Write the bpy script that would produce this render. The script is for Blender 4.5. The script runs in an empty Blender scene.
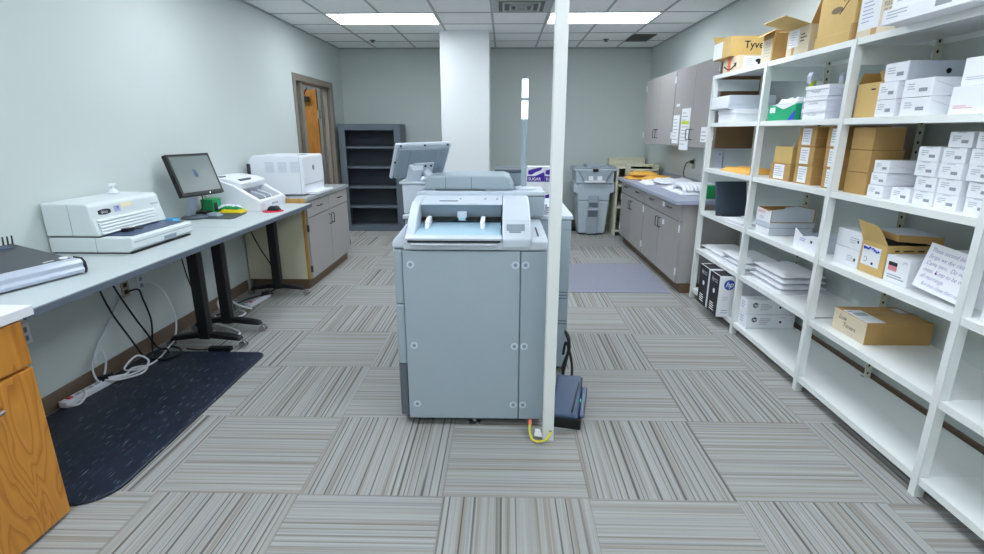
import bpy, math, random
from mathutils import Vector, Matrix
R = random.Random(7)
C = bpy.context.scene.collection
PI = math.pi

# ---------------------------------------------------------------- materials
def lin(c):
    c /= 255.0
    return c / 12.92 if c <= 0.04045 else ((c + 0.055) / 1.055) ** 2.4
def rgb(r, g, b): return (lin(r), lin(g), lin(b), 1)
class NT:
    def __init__(s, m):
        m.use_nodes = True; s.t = m.node_tree; s.n = s.t.nodes; s.b = s.n['Principled BSDF']
    def add(s, t, **k):
        n = s.n.new(t)
        for a, v in k.items(): setattr(n, a, v)
        return n
    def link(s, a, b): s.t.links.new(a, b)
    def math(s, op, a, b=None):
        n = s.add('ShaderNodeMath', operation=op)
        for i, v in enumerate((a, b)):
            if v is None: continue
            if isinstance(v, (int, float)): n.inputs[i].default_value = v
            else: s.link(v, n.inputs[i])
        return n.outputs[0]
    def mix(s, f, a, b):
        n = s.add('ShaderNodeMix', data_type='RGBA')
        for i, v in ((0, f), (6, a), (7, b)):
            if isinstance(v, (int, float)): n.inputs[i].default_value = v
            elif isinstance(v, tuple): n.inputs[i].default_value = v
            else: s.link(v, n.inputs[i])
        return n.outputs[2]
def mat(name, col, rough=.5, metal=0, var=.05, scale=9, bump=0, bscale=80, spec=.5):
    m = bpy.data.materials.new(name); t = NT(m)
    tc = t.add('ShaderNodeTexCoord')
    nz = t.add('ShaderNodeTexNoise'); nz.inputs['Scale'].default_value = scale; nz.inputs['Detail'].default_value = 3
    t.link(tc.outputs['Object'], nz.inputs['Vector'])
    c = rgb(*col)
    d = tuple(x * (1 - var * 2) for x in c[:3]) + (1,); l = tuple(min(1, x * (1 + var)) for x in c[:3]) + (1,)
    t.link(t.mix(nz.outputs['Fac'], d, l), t.b.inputs['Base Color'])
    t.b.inputs['Roughness'].default_value = rough; t.b.inputs['Metallic'].default_value = metal
    t.b.inputs['Specular IOR Level'].default_value = spec
    if bump:
        n2 = t.add('ShaderNodeTexNoise'); n2.inputs['Scale'].default_value = bscale
        t.link(tc.outputs['Object'], n2.inputs['Vector'])
        bp = t.add('ShaderNodeBump'); bp.inputs['Strength'].default_value = bump; bp.inputs['Distance'].default_value = .01
        t.link(n2.outputs['Fac'], bp.inputs['Height']); t.link(bp.outputs[0], t.b.inputs['Normal'])
    return m
def emit(name, col, s):
    m = bpy.data.materials.new(name); t = NT(m)
    t.b.inputs['Base Color'].default_value = rgb(*col)
    t.b.inputs['Emission Color'].default_value = rgb(*col); t.b.inputs['Emission Strength'].default_value = s
    return m
def carpet_mat():
    m = bpy.data.materials.new('carpet_tiles'); t = NT(m)
    tc = t.add('ShaderNodeTexCoord'); sp = t.add('ShaderNodeSeparateXYZ'); t.link(tc.outputs['Object'], sp.inputs[0])
    S = .6346
    u = t.math('DIVIDE', t.math('SUBTRACT', sp.outputs[0], -1.5251), S); v = t.math('DIVIDE', t.math('SUBTRACT', sp.outputs[1], 1.9052), S)
    fu = t.math('FLOOR', u); fv = t.math('FLOOR', v)
    par = t.math('FLOORED_MODULO', t.math('ADD', fu, fv), 2.0)        # 0: stripes run across the room, 1: along it
    a = t.math('SUBTRACT', u, fu); b = t.math('SUBTRACT', v, fv)
    ip = t.math('SUBTRACT', 1.0, par)
    across = t.math('ADD', t.math('MULTIPLY', b, ip), t.math('MULTIPLY', a, par))
    along = t.math('ADD', t.math('MULTIPLY', a, ip), t.math('MULTIPLY', b, par))
    seed = t.math('ADD', t.math('MULTIPLY', fu, 7.3), t.math('MULTIPLY', fv, 3.1))
    def noise(kx, ky, detail):
        cx = t.add('ShaderNodeCombineXYZ')
        t.link(t.math('MULTIPLY', across, kx), cx.inputs[0]); t.link(t.math('MULTIPLY', along, ky), cx.inputs[1]); t.link(seed, cx.inputs[2])
        nz = t.add('ShaderNodeTexNoise'); nz.inputs['Scale'].default_value = 1; nz.inputs['Detail'].default_value = detail
        t.link(cx.outputs[0], nz.inputs['Vector']); return nz.outputs['Fac']
    n2 = noise(30, .3, 1); n3 = noise(170, 110, 1); nj = noise(9, .1, 1); nw = noise(40, .2, 0); ns = noise(24, 5, 2)
    def stripe(freq, jit, lo, hi):
        ph = t.math('FRACT', t.math('ADD', t.math('MULTIPLY', across, freq), t.math('MULTIPLY', nj, jit)))
        d = t.math('ABSOLUTE', t.math('SUBTRACT', ph, .5))
        r = t.add('ShaderNodeMapRange'); r.inputs[1].default_value = lo; r.inputs[2].default_value = hi; r.inputs[3].default_value = 1; r.inputs[4].default_value = 0
        t.link(d, r.inputs[0]); return r.outputs[0]
    def ramp(f, *st):
        r = t.add('ShaderNodeValToRGB'); e = r.color_ramp.elements
        while len(e) < len(st): e.new(.5)
        for k, (p, c) in enumerate(st): e[k].position = p; e[k].color = rgb(*c)
        t.link(f, r.inputs[0]); return r.outputs[0]
    base = ramp(n2, (.34, (144, 140, 132)), (.46, (158, 158, 156)), (.6, (166, 168, 168)), (.72, (148, 152, 155)))
    str_ = ramp(nw, (.34, (90, 90, 90)), (.52, (255, 255, 255)))
    k = t.math('ADD', .40, t.math('MULTIPLY', par, .44))
    dk = t.math('MULTIPLY', t.math('MULTIPLY', stripe(21.0, 3.0, .07, .15), str_), k)
    c = t.mix(t.math('MULTIPLY', stripe(31.0, 7.0, .06, .2), .22), base, rgb(140, 134, 124))
    c = t.mix(t.math('MULTIPLY', stripe(23.0, -5.0, .06, .2), .26), c, rgb(198, 199, 198))
    c = t.mix(dk, c, rgb(54, 52, 50))
    c = t.mix(t.math('MULTIPLY', n3, .3), c, rgb(150, 147, 142))
    c = t.mix(t.math('MULTIPLY', ns, .14), c, rgb(140, 136, 128))
    # tile seams
    ea = t.math('MINIMUM', t.math('MINIMUM', a, t.math('SUBTRACT', 1.0, a)), t.math('MINIMUM', b, t.math('SUBTRACT', 1.0, b)))
    c = t.mix(t.math('MULTIPLY', t.math('LESS_THAN', ea, .004), .3), c, rgb(120, 114, 108))
    t.link(c, t.b.inputs['Base Color']); t.b.inputs['Roughness'].default_value = .95; t.b.inputs['Specular IOR Level'].default_value = .1
    bp = t.add('ShaderNodeBump'); bp.inputs['Strength'].default_value = .4; bp.inputs['Distance'].default_value = .004
    t.link(n3, bp.inputs['Height']); t.link(bp.outputs[0], t.b.inputs['Normal'])
    return m
def oak_mat(name, axis=2, a=(214, 146, 56), b=(176, 108, 34)):
    m = bpy.data.materials.new(name); t = NT(m)
    tc = t.add('ShaderNodeTexCoord'); mp = t.add('ShaderNodeMapping'); t.link(tc.outputs['Object'], mp.inputs[0])
    s = [6, 6, 6]; s[axis] = .9; mp.inputs['Scale'].default_value = s
    n0 = t.add('ShaderNodeTexNoise'); n0.inputs['Scale'].default_value = 1.2; n0.inputs['Detail'].default_value = 2; n0.inputs['Distortion'].default_value = .6
    t.link(mp.outputs[0], n0.inputs['Vector'])
    band = t.math('FRACT', t.math('MULTIPLY', n0.outputs['Fac'], 11.0))
    r = t.add('ShaderNodeValToRGB'); e = r.color_ramp.elements
    e[0].position = .0; e[0].color = rgb(*b); e[1].position = .42; e[1].color = rgb(*a)
    e2 = r.color_ramp.elements.new(.9); e2.color = rgb(*[int(x * .95) for x in a])
    t.link(band, r.inputs[0])
    g = t.add('ShaderNodeTexNoise'); s2 = [140, 140, 140]; s2[axis] = 6
    mp2 = t.add('ShaderNodeMapping'); mp2.inputs['Scale'].default_value = s2; t.link(tc.outputs['Object'], mp2.inputs[0])
    g.inputs['Scale'].default_value = 1; t.link(mp2.outputs[0], g.inputs['Vector'])
    t.link(t.mix(t.math('MULTIPLY', g.outputs['Fac'], .4), r.outputs[0], rgb(*b)), t.b.inputs['Base Color'])
    t.b.inputs['Roughness'].default_value = .35
    return m
def fleck_mat():
    m = bpy.data.materials.new('marbled_rubber'); t = NT(m)
    tc = t.add('ShaderNodeTexCoord'); mp = t.add('ShaderNodeMapping'); mp.inputs['Scale'].default_value = (110, 13, 1); t.link(tc.outputs['Object'], mp.inputs[0])
    n = t.add('ShaderNodeTexNoise'); n.inputs['Scale'].default_value = 1; n.inputs['Detail'].default_value = 2; t.link(mp.outputs[0], n.inputs['Vector'])
    mp2 = t.add('ShaderNodeMapping'); mp2.inputs['Scale'].default_value = (14, 3, 1); t.link(tc.outputs['Object'], mp2.inputs[0])
    n2 = t.add('ShaderNodeTexNoise'); n2.inputs['Scale'].default_value = 1; n2.inputs['Detail'].default_value = 3; t.link(mp2.outputs[0], n2.inputs['Vector'])
    r = t.add('ShaderNodeValToRGB'); e = r.color_ramp.elements
    e[0].position = .62; e[0].color = (0, 0, 0, 1); e[1].position = .76; e[1].color = (1, 1, 1, 1); t.link(n.outputs['Fac'], r.inputs[0])
    base = t.mix(n2.outputs['Fac'], rgb(7, 9, 13), rgb(34, 46, 70))
    t.link(t.mix(t.math('MULTIPLY', r.outputs[0], .55), base, rgb(168, 182, 200)), t.b.inputs['Base Color'])
    t.b.inputs['Roughness'].default_value = .42
    return m
def slot_mat(name, col):
    m = bpy.data.materials.new(name); t = NT(m)
    tc = t.add('ShaderNodeTexCoord'); sp = t.add('ShaderNodeSeparateXYZ'); t.link(tc.outputs['Object'], sp.inputs[0])
    fz = t.math('FLOORED_MODULO', sp.outputs[2], .05)
    dz = t.math('SUBTRACT', fz, .025)
    def dots(ax):
        dd = t.math('ADD', t.math('POWER', t.math('MULTIPLY', dz, .7), 2.0), t.math('POWER', sp.outputs[ax], 2.0))
        return t.math('LESS_THAN', dd, .0058 ** 2)
    g = t.add('ShaderNodeNewGeometry'); sn = t.add('ShaderNodeSeparateXYZ'); t.link(g.outputs['Normal'], sn.inputs[0])
    fx = t.math('GREATER_THAN', t.math('ABSOLUTE', sn.outputs[0]), .7); fy = t.math('GREATER_THAN', t.math('ABSOLUTE', sn.outputs[1]), .7)
    f = t.math('MAXIMUM', t.math('MULTIPLY', dots(1), fx), t.math('MULTIPLY', dots(0), fy))
    t.link(t.mix(f, rgb(*col), rgb(30, 28, 22)), t.b.inputs['Base Color']); t.b.inputs['Roughness'].default_value = .45
    return m
def tile_mat():
    m = mat('ceiling_tile', (246, 248, 248), .9, var=.02, scale=3, bump=.25, bscale=160)
    return m

M = {}
def defm(**k):
    for n, v in k.items(): M[n] = v
defm(
 wall=mat('painted_wall', (200, 208, 206), .55, var=.015, scale=2, bump=.04, bscale=220),
 column=mat('column_paint', (222, 226, 228), .55, var=.012, scale=2),
 carpet=carpet_mat(), tile=tile_mat(),
 tbar=mat('grid_metal', (172, 178, 176), .5), baseb=mat('brown_vinyl', (116, 98, 84), .5),
 light=emit('lamp_diffuser', (240, 248, 255), 11), lframe=mat('white_metal', (235, 238, 240), .4),
 shelf=mat('white_shelf_enamel', (236, 239, 238), .35, var=.012), post=mat('white_post_enamel', (232, 236, 235), .35, var=.012),
 bpost=slot_mat('slotted_post_enamel', (226, 226, 210)),
 taupe=mat('taupe_laminate', (164, 160, 158), .45, var=.03, scale=30), taupe_dk=mat('taupe_edge', (120, 112, 106), .5),
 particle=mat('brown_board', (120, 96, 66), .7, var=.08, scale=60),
 cream=mat('cream_panel', (214, 208, 182), .5, var=.02), woodedge=oak_mat('pine_edge', 2, (200, 160, 92), (168, 124, 62)),
 kick=mat('brown_kick', (104, 84, 64), .6), ctop=mat('grey_blue_counter', (164, 170, 190), .35, var=.05, scale=40),
 ctopl=mat('speckled_grey_counter', (158, 164, 166), .4, var=.1, scale=120), wtop=mat('white_counter', (232, 232, 238), .35),
 ttop=mat('grey_laminate', (188, 196, 198), .38, var=.03, scale=60), tedge=mat('slate_edge', (94, 103, 116), .45),
 black=mat('black_metal', (22, 23, 26), .42), blackp=mat('black_plastic', (20, 21, 24), .35), chrome=mat('chrome', (200, 202, 206), .2, metal=1),
 dark=mat('dark_gap', (16, 17, 18), .7), oak=oak_mat('oak_grain'), oakdoor=oak_mat('oak_door_grain', 2, (176, 118, 48), (140, 86, 30)),
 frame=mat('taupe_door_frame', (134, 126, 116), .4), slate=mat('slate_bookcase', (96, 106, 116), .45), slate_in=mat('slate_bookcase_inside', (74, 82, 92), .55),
 cop=mat('copier_blue_grey', (160, 174, 184), .42, var=.02), coptop=mat('copier_light_grey', (204, 213, 224), .38, var=.02),
 copmid=mat('copier_mid_grey', (138, 152, 164), .42), copdk=mat('copier_dark_grey', (92, 102, 112), .45), tray=mat('pale_blue_tray', (176, 208, 226), .35),
 seam=mat('seam_shadow', (52, 58, 64), .7), polep=mat('ivory_pole', (230, 233, 231), .4, var=.015),
 white=mat('white_card', (238, 240, 246), .55, var=.015, scale=5), whiteg=mat('grey_white_card', (206, 212, 222), .55, var=.02, scale=5),
 paper=mat('white_paper', (242, 243, 248), .6, var=.012), kraft=mat('kraft_cardboard', (212, 178, 112), .75, var=.05, scale=14),
 kraftd=mat('brown_cardboard', (186, 148, 90), .75, var=.06, scale=14), kraftp=mat('pale_cardboard', (222, 208, 182), .75, var=.04, scale=14),
 tape=mat('packing_tape', (196, 158, 104), .25), ink=mat('black_ink', (24, 24, 28), .6), inkg=mat('grey_print', (176, 180, 188), .6),
 inkb=mat('blue_ink', (36, 70, 190), .6), inkp=mat('purple_ink', (84, 50, 150), .6), inkr=mat('red_ink', (222, 72, 58), .6), inkpk=mat('pink_print', (228, 140, 150), .6),
 hpblue=mat('logo_blue', (24, 78, 168), .5), green=mat('green_print', (20, 168, 116), .5), greenb=mat('green_card', (30, 150, 84), .5),
 purple=mat('purple_print', (70, 30, 158), .5), yellow=mat('yellow_bag', (236, 214, 20), .45), ygreen=mat('lime_trigger', (200, 220, 40), .4),
 manila=mat('manila_envelope', (232, 176, 76), .6, var=.05), clear=mat('blue_clear_bottle', (150, 176, 196), .15), orange=mat('orange_tape', (250, 120, 84), .5),
 red=mat('red_plastic', (214, 24, 50), .4), pink=mat('crimson_pad', (206, 20, 66), .6), screen=mat('monitor_screen', (112, 122, 120), .25, var=.05, scale=3),
 scan=mat('pale_grey_plastic', (214, 222, 224), .42, var=.015), scanw=mat('white_plastic', (232, 235, 242), .38, var=.012), silver=mat('silver_bar', (196, 204, 220), .28, metal=.35),
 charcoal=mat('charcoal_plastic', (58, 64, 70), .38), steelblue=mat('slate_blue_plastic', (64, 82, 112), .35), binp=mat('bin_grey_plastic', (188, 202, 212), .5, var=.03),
 bind=mat('bin_grey_shade', (160, 173, 184), .55), olive=mat('pale_green_metal', (216, 214, 192), .5), rubber=fleck_mat(), rug=mat('purple_grey_mat', (142, 144, 160), .85, var=.06, scale=26, bump=.2, bscale=300),
 bluep=mat('sky_blue_card', (84, 176, 226), .5), grille=mat('brown_grille', (112, 104, 84), .6), vent=mat('vent_grey', (186, 194, 192), .5), ventd=mat('vent_shadow', (96, 102, 100), .6),
 yel=mat('yellow_wire', (220, 206, 60), .45), lit=emit('lit_lamp_segment', (245, 250, 255), 1.6), led=emit('green_led', (40, 230, 120), 2.0), steel=mat('steel_outlet', (168, 158, 134), .35, metal=.4),
 barc=mat('bar_code_print', (150, 154, 164), .6), creamlab=mat('cream_sticker', (238, 228, 196), .5), tabred=mat('flap_red', (200, 60, 60), .5), glove=mat('navy_panel', (58, 70, 84), .4), lav=mat('lavender_print', (172, 174, 212), .5), bagw=mat('white_bag', (234, 236, 244), .4, var=.02),
)
gl = bpy.data.materials.new('sidelight_glass'); t = NT(gl)
t.b.inputs['Base Color'].default_value = (.9, .95, .94, 1); t.b.inputs['Roughness'].default_value = .02; t.b.inputs['Transmission Weight'].default_value = 1; t.b.inputs['IOR'].default_value = 1.1
M['glass'] = gl

# ---------------------------------------------------------------- mesh helpers
class B:
    def __init__(s): s.v = []; s.f = []
    def add(s, vs, fs):
        o = len(s.v); s.v += [tuple(v) for v in vs]; s.f += [tuple(i + o for i in f) for f in fs]; return s
    def box(s, x0, x1, y0, y1, z0, z1):
        return s.add([(x0,y0,z0),(x1,y0,z0),(x1,y1,z0),(x0,y1,z0),(x0,y0,z1),(x1,y0,z1),(x1,y1,z1),(x0,y1,z1)],
                     [(0,3,2,1),(4,5,6,7),(0,1,5,4),(1,2,6,5),(2,3,7,6),(3,0,4,7)])
    def hexa(s, p):                     # 4 bottom (ccw), 4 top (ccw)
        return s.add(p, [(0,3,2,1),(4,5,6,7),(0,1,5,4),(1,2,6,5),(2,3,7,6),(3,0,4,7)])
    def prism(s, poly, ax, a, b):       # 2-D outline swept along an axis
        def P(u, v, w): return {0: (w, u, v), 1: (u, w, v), 2: (u, v, w)}[ax]
        n = len(poly)
        vs = [P(u, v, a) for u, v in poly] + [P(u, v, b) for u, v in poly]
        fs = [tuple(range(n))[::-1], tuple(range(n, 2 * n))] + [(i, (i+1) % n, (i+1) % n + n, i + n) for i in range(n)]
        area = sum(poly[i][0]*poly[(i+1) % n][1] - poly[(i+1) % n][0]*poly[i][1] for i in range(n))
        if (area < 0) ^ (b < a) ^ (ax == 1): fs = [f[::-1] for f in fs]
        return s.add(vs, fs)
    def tube(s, pts, r, n=8, smooth=0, cap=True):
        pts = [Vector(p) for p in pts]
        if smooth:
            q = [pts[0]] + pts + [pts[-1]]; out = []
            for i in range(1, len(q) - 2):
                for k in range(smooth):
                    u = k / smooth; a, b, c, d = q[i-1], q[i], q[i+1], q[i+2]
                    out.append(.5 * ((2*b) + (c-a)*u + (2*a-5*b+4*c-d)*u*u + (3*b-a-3*c+d)*u**3))
            pts = out + [pts[-1]]
        m = len(pts); rs = r if isinstance(r, (list, tuple)) else [r] * m
        if len(rs) != m: rs = [rs[min(len(rs)-1, int(i * len(rs) / m))] for i in range(m)]
        t0 = (pts[1] - pts[0]).normalized(); up = Vector((0,0,1)) if abs(t0.z) < .9 else Vector((1,0,0))
        nrm = t0.cross(up).normalized(); vs = []; prev = t0
        for i in range(m):
            tt = (pts[min(i+1, m-1)] - pts[max(i-1, 0)]).normalized()
            ax = prev.cross(tt)
            if ax.length > 1e-6: nrm = Matrix.Rotation(prev.angle(tt), 3, ax.normalized()) @ nrm
            nrm = (nrm - tt * nrm.dot(tt)).normalized(); bn = tt.cross(nrm); prev = tt
            for k in range(n):
                an = 2*PI*k/n; vs.append(pts[i] + (nrm*math.cos(an) + bn*math.sin(an)) * rs[i])
        fs = [(i*n+k, i*n+(k+1) % n, (i+1)*n+(k+1) % n, (i+1)*n+k) for i in range(m-1) for k in range(n)]
        if cap: fs += [tuple(range(n))[::-1], tuple(range((m-1)*n, m*n))]
        return s.add(vs, fs)
    def lathe(s, prof, c=(0,0,0), n=20):
        vs = [(c[0]+r*math.cos(2*PI*k/n), c[1]+r*math.sin(2*PI*k/n), c[2]+z) for r, z in prof for k in range(n)]
        m = len(prof)
        fs = [(i*n+k, i*n+(k+1) % n, (i+1)*n+(k+1) % n, (i+1)*n+k) for i in range(m-1) for k in range(n)]
        fs += [tuple(range(n))[::-1], tuple(range((m-1)*n, m*n))]
        return s.add(vs, fs)
    def disc(s, c, ax, r, h, n=20):     # short cylinder along an axis
        a = Vector(c); d = Vector([0,0,0]); d[ax] = h
        return s.tube([a, a + d], r, n)
    def soft(s, x0, x1, y0, y1, z0, h, seed=0, n=9, wob=.35):   # a puffy flat packet
        rr = random.Random(seed); N = n + 1
        top = []; bot = []
        for j in range(N):
            for i in range(N):
                u = i / n; v = j / n
                e = min(1, 5 * min(u, 1-u, v, 1-v)) ** .6
                top.append((x0+(x1-x0)*u, y0+(y1-y0)*v, z0 + .15*h + h*.85*e*(1 - wob*rr.random())))
                bot.append((x0+(x1-x0)*u, y0+(y1-y0)*v, z0))
        fs = []
        for j in range(n):
            for i in range(n):
                a = j*N+i; fs.append((a, a+1, a+N+1, a+N)); fs.append(tuple(x + N*N for x in (a, a+N, a+N+1, a+1)))
        ring = [i for i in range(N)] + [j*N+n for j in range(1, N)] + [n*N+i for i in range(n-1, -1, -1)] + [j*N for j in range(n-1, 0, -1)]
        for k in range(len(ring)):
            a, b = ring[k], ring[(k+1) % len(ring)]; fs.append((a, a+N*N, b+N*N, b))
        return s.add(top + bot, fs)

def root(o):
    while o.parent: o = o.parent
    return o
def part(name, b, m, parent=None, w=False, bev=0, smooth=False, sub=0):
    """one mesh object; w: the coordinates are the room's, the parent's place is taken off"""
    vs = b.v
    if w and parent is not None:
        L = root(parent).location; vs = [(x-L[0], y-L[1], z-L[2]) for x, y, z in vs]
    me = bpy.data.meshes.new(name); me.from_pydata(vs, [], b.f); me.update()
    me.materials.append(M[m] if isinstance(m, str) else m)
    o = bpy.data.objects.new(name, me); C.objects.link(o)
    if parent is not None: o.parent = parent
    if smooth:
        for p in me.polygons: p.use_smooth = True
    if bev:
        d = o.modifiers.new('bevel', 'BEVEL'); d.width = bev; d.segments = 2; d.limit_method = 'ANGLE'; d.angle_limit = .6
    if sub:
        d = o.modifiers.new('sub', 'SUBSURF'); d.levels = d.render_levels = sub
    return o
def tag(o, label, cat, group=None):
    o['label'] = label; o['category'] = cat
    if group: o['group'] = group
    return o
def thing(name, loc, label, cat, group=None, rz=0):
    o = bpy.data.objects.new(name, None); C.objects.link(o); o.location = loc; o.rotation_euler = (0,0,rz); o.empty_display_size = .05
    return tag(o, label, cat, group)
def struct(name, b, m, parent=None, **k):
    o = part(name, b, m, parent, **k)
    if parent is None: o['kind'] = 'structure'
    return o
def dup(src, loc, label, group=None, rz=None):
    r = src.copy(); C.objects.link(r); r.location = loc; r['label'] = label
    if rz is not None: r.rotation_euler = (0,0,rz)
    if group: r['group'] = group
    def kids(a, b):
        for ch in list(a.children):
            c = ch.copy(); C.objects.link(c); c.parent = b; kids(ch, c)
    kids(src, r)
    return r
BAS = {'F': ((0,-1,0),(0,0,1)), 'N': ((1,0,0),(0,0,1)), 'L': ((0,1,0),(0,0,1)), 'T': ((1,0,0),(0,1,0)), 'TF': ((0,-1,0),(1,0,0))}
def text(s, size, at, bas, parent, m='ink', name='lettering', w=False, shear=0, sx=1, roll=0, basis=None, align='LEFT', bold=0):
    cu = bpy.data.curves.new('txt', 'FONT'); cu.body = s; cu.size = size; cu.shear = shear; cu.align_x = align; cu.offset = bold; cu.resolution_u = 3
    to = bpy.data.objects.new('txt', cu); C.objects.link(to)
    bpy.context.view_layer.update()
    me = bpy.data.meshes.new_from_object(to); bpy.data.objects.remove(to)
    X, Y = [Vector(v) for v in (basis or BAS[bas])]
    if roll: X, Y = X*math.cos(roll)+Y*math.sin(roll), Y*math.cos(roll)-X*math.sin(roll)
    Z = X.cross(Y); P = Vector(at)
    if w: P = P - Vector(root(parent).location)
    for v in me.vertices: v.co = P + X*v.co.x*sx + Y*v.co.y + Z*.0008
    me.name = name; me.materials.append(M[m])
    o = bpy.data.objects.new(name, me); C.objects.link(o); o.parent = parent
    return o
def decal(bl, at, bas, w_, h_, e=.0006):     # a flat sheet standing on a face: at = its lower left corner
    X, Y = [Vector(v) for v in BAS[bas]] if isinstance(bas, str) else [Vector(v) for v in bas]
    Z = X.cross(Y); P = Vector(at)
    q = [P, P+X*w_, P+X*w_+Y*h_, P+Y*h_]
    return bl.hexa(q + [p + Z*e for p in q])
def lines(bl, at, bas, w_, n, gap, th, seed=1, e=.001):
    rr = random.Random(seed); X, Y = [Vector(v) for v in BAS[bas]] if isinstance(bas, str) else [Vector(v) for v in bas]
    for k in range(n): decal(bl, Vector(at) - Y*gap*k, (X, Y), w_ * (.55 + .45*rr.random()), th, e)
    return bl
def scrawl(bl, at, bas, w_, h_, r=.0012, seed=1, n=14):
    rr = random.Random(seed); X, Y = [Vector(v) for v in BAS[bas]]; Z = X.cross(Y)
    bl.tube([Vector(at) + X*w_*(k/n + .03*rr.random()) + Y*h_*(rr.random()-.3) + Z*.001 for k in range(n+1)], r, 4, 3)
    return bl

# ================================================================= room shell
XL, XR, YB, YF, H = -2.56, 2.26, 8.6, -2.3, 2.755
struct('floor', B().box(-4.6, XR+.2, YF-.2, YB+1.2, -.1, 0), 'carpet')
struct('ceiling', B().box(-4.6, XR+.2, YF-.2, YB+1.2, H, H+.1), 'tile')
dy0, dy1, dz1 = 6.62, 8.06, 2.19
wl = B().box(XL-.14, XL, YF, dy0, 0, H).box(XL-.14, XL, dy1, YB+1, 0, H).box(XL-.14, XL, dy0, dy1, dz1, H)
struct('wall_left', wl, 'wall')
struct('wall_right', B().box(XR, XR+.14, YF, YB+1, 0, H), 'wall')
struct('wall_back', B().box(XL, XR, YB, YB+.14, 0, H), 'wall')
struct('wall_front', B().box(-4.5, XR, YF-.14, YF, 0, H), 'wall')
struct('wall_hallway', B().box(-4.4, -4.26, 5.2, 9.7, 0, H).box(-4.3, XL-.14, 5.06, 5.2, 0, H).box(-4.3, XL-.14, 9.6, 9.74, 0, H), 'wall')
struct('column', B().box(-.825, -.2, 7.1, 7.75, 0, H), 'column')
struct('baseboard_left', B().box(XL, XL+.012, 1.8, 4.9, 0, .1).box(XL, XL+.012, 6.3, dy0-.06, 0, .1), 'baseb')
struct('baseboard_right', B().box(XR-.012, XR, 0, 4.8, 0, .11), 'baseb')
struct('baseboard_back', B().box(XL, XR, YB-.012, YB, 0, .1), 'baseb')
GX0, GY0, G = -1.9685, 6.1017, .6096
g = B()
for i in range(-1, 8):
    x = GX0 + i*G
    if XL < x < XR: g.box(x-.012, x+.012, YF, YB, H-.006, H)
for j in range(-14, 5):
    y = GY0 + j*G
    if YF < y < YB: g.box(XL, XR, y-.010, y+.010, H-.005, H)
g.box(XL, XL+.02, YF, YB, H-.012, H).box(XR-.02, XR, YF, YB, H-.012, H).box(XL, XR, YB-.02, YB, H-.012, H)
struct('trim_1', g, 'tbar')

# ceiling lamps, vents, sprinklers
spot = {(0,0): 'recessed ceiling light left of the white column', (4,0): 'recessed ceiling light right of the white pole'}
first = None
for jj in (0, -4, -8, -12):
    for ii in (0, 4):
        x0 = GX0 + ii*G; y0 = GY0 + jj*G
        lb = spot.get((ii, jj), 'recessed ceiling light on the %s side, row %s behind the front edge of view' % ('left' if ii == 0 else 'right', {-4: 'first', -8: 'second', -12: 'third'}[jj] if jj else ''))
        if first is None:
            first = thing('ceiling_light', (x0+G, y0+G/2, H), lb, 'ceiling light', 'recessed ceiling lights')
            fr = B()
            for a in ((-G+.012, -G+.03, -.292, .292), (G-.03, G-.012, -.292, .292), (-G+.03, G-.03, -.292, -.276), (-G+.03, G-.03, .276, .292)): fr.box(a[0], a[1], a[2], a[3], -.008, -.001)
            part('frame', fr, 'lframe', first)
            part('diffuser', B().box(-G+.03, G-.03, -.276, .276, -.006, -.001), 'light', first)
        else: dup(first, (x0+G, y0+G/2, H), lb)
hl = dup(first, (-3.5, 7.0, H), 'recessed ceiling light in the hall beyond the doorway')
vt = thing('air_vent', (GX0+3.5*G, GY0-.5*G, H), 'square stepped grey air diffuser in the ceiling', 'air vent')
part('vent_plate', B().box(-.29, .29, -.29, .29, -.006, -.001), 'vent', vt)
for k, (a, d) in enumerate(((.25, .012), (.18, .02), (.11, .028), (.05, .03))):
    q = B()
    for s in (-1, 1):
        q.hexa([(-a, s*a-.01, -d), (a, s*a-.01, -d), (a, s*a+.01, -d), (-a, s*a+.01, -d), (-a, s*a-.01, -.006), (a, s*a-.01, -.006), (a, s*a+.01, -.006), (-a, s*a+.01, -.006)])
        q.box(s*a-.01, s*a+.01, -a, a, -d, -.006)
    part('louvre', q, 'vent', vt)
    part('louvre_gap', B().box(-a+.02, a-.02, -a+.02, a-.02, -.009-.002*k, -.0065), 'ventd', vt)
rg = thing('return_grille', (1.84, 7.71, H), 'brown slotted grille in the ceiling near the right wall', 'grille')
part('grille_frame', B().box(-.16, .16, -.29, .29, -.006, -.001), 'grille', rg)
q = B()
for k in range(18): q.box(-.15, .15, -.27+k*.031, -.262+k*.031, -.009, -.006)
part('slats', q, 'ventd', rg)
sk = thing('ceiling_sprinkler', (-1.85, 7.83, H), 'small dark sprinkler head in the ceiling on the left', 'sprinkler', 'ceiling sprinklers')
part('escutcheon', B().lathe([(.04, -.002), (.04, -.008), (.025, -.016)][::-1]), 'ventd', sk)
part('sprinkler_head', B().lathe([(.012, -.036), (.03, -.032), (.008, -.027), (.012, -.016)]), 'black', sk)
dup(sk, (1.40, 7.81, H), 'small dark sprinkler head in the ceiling on the right')

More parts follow.
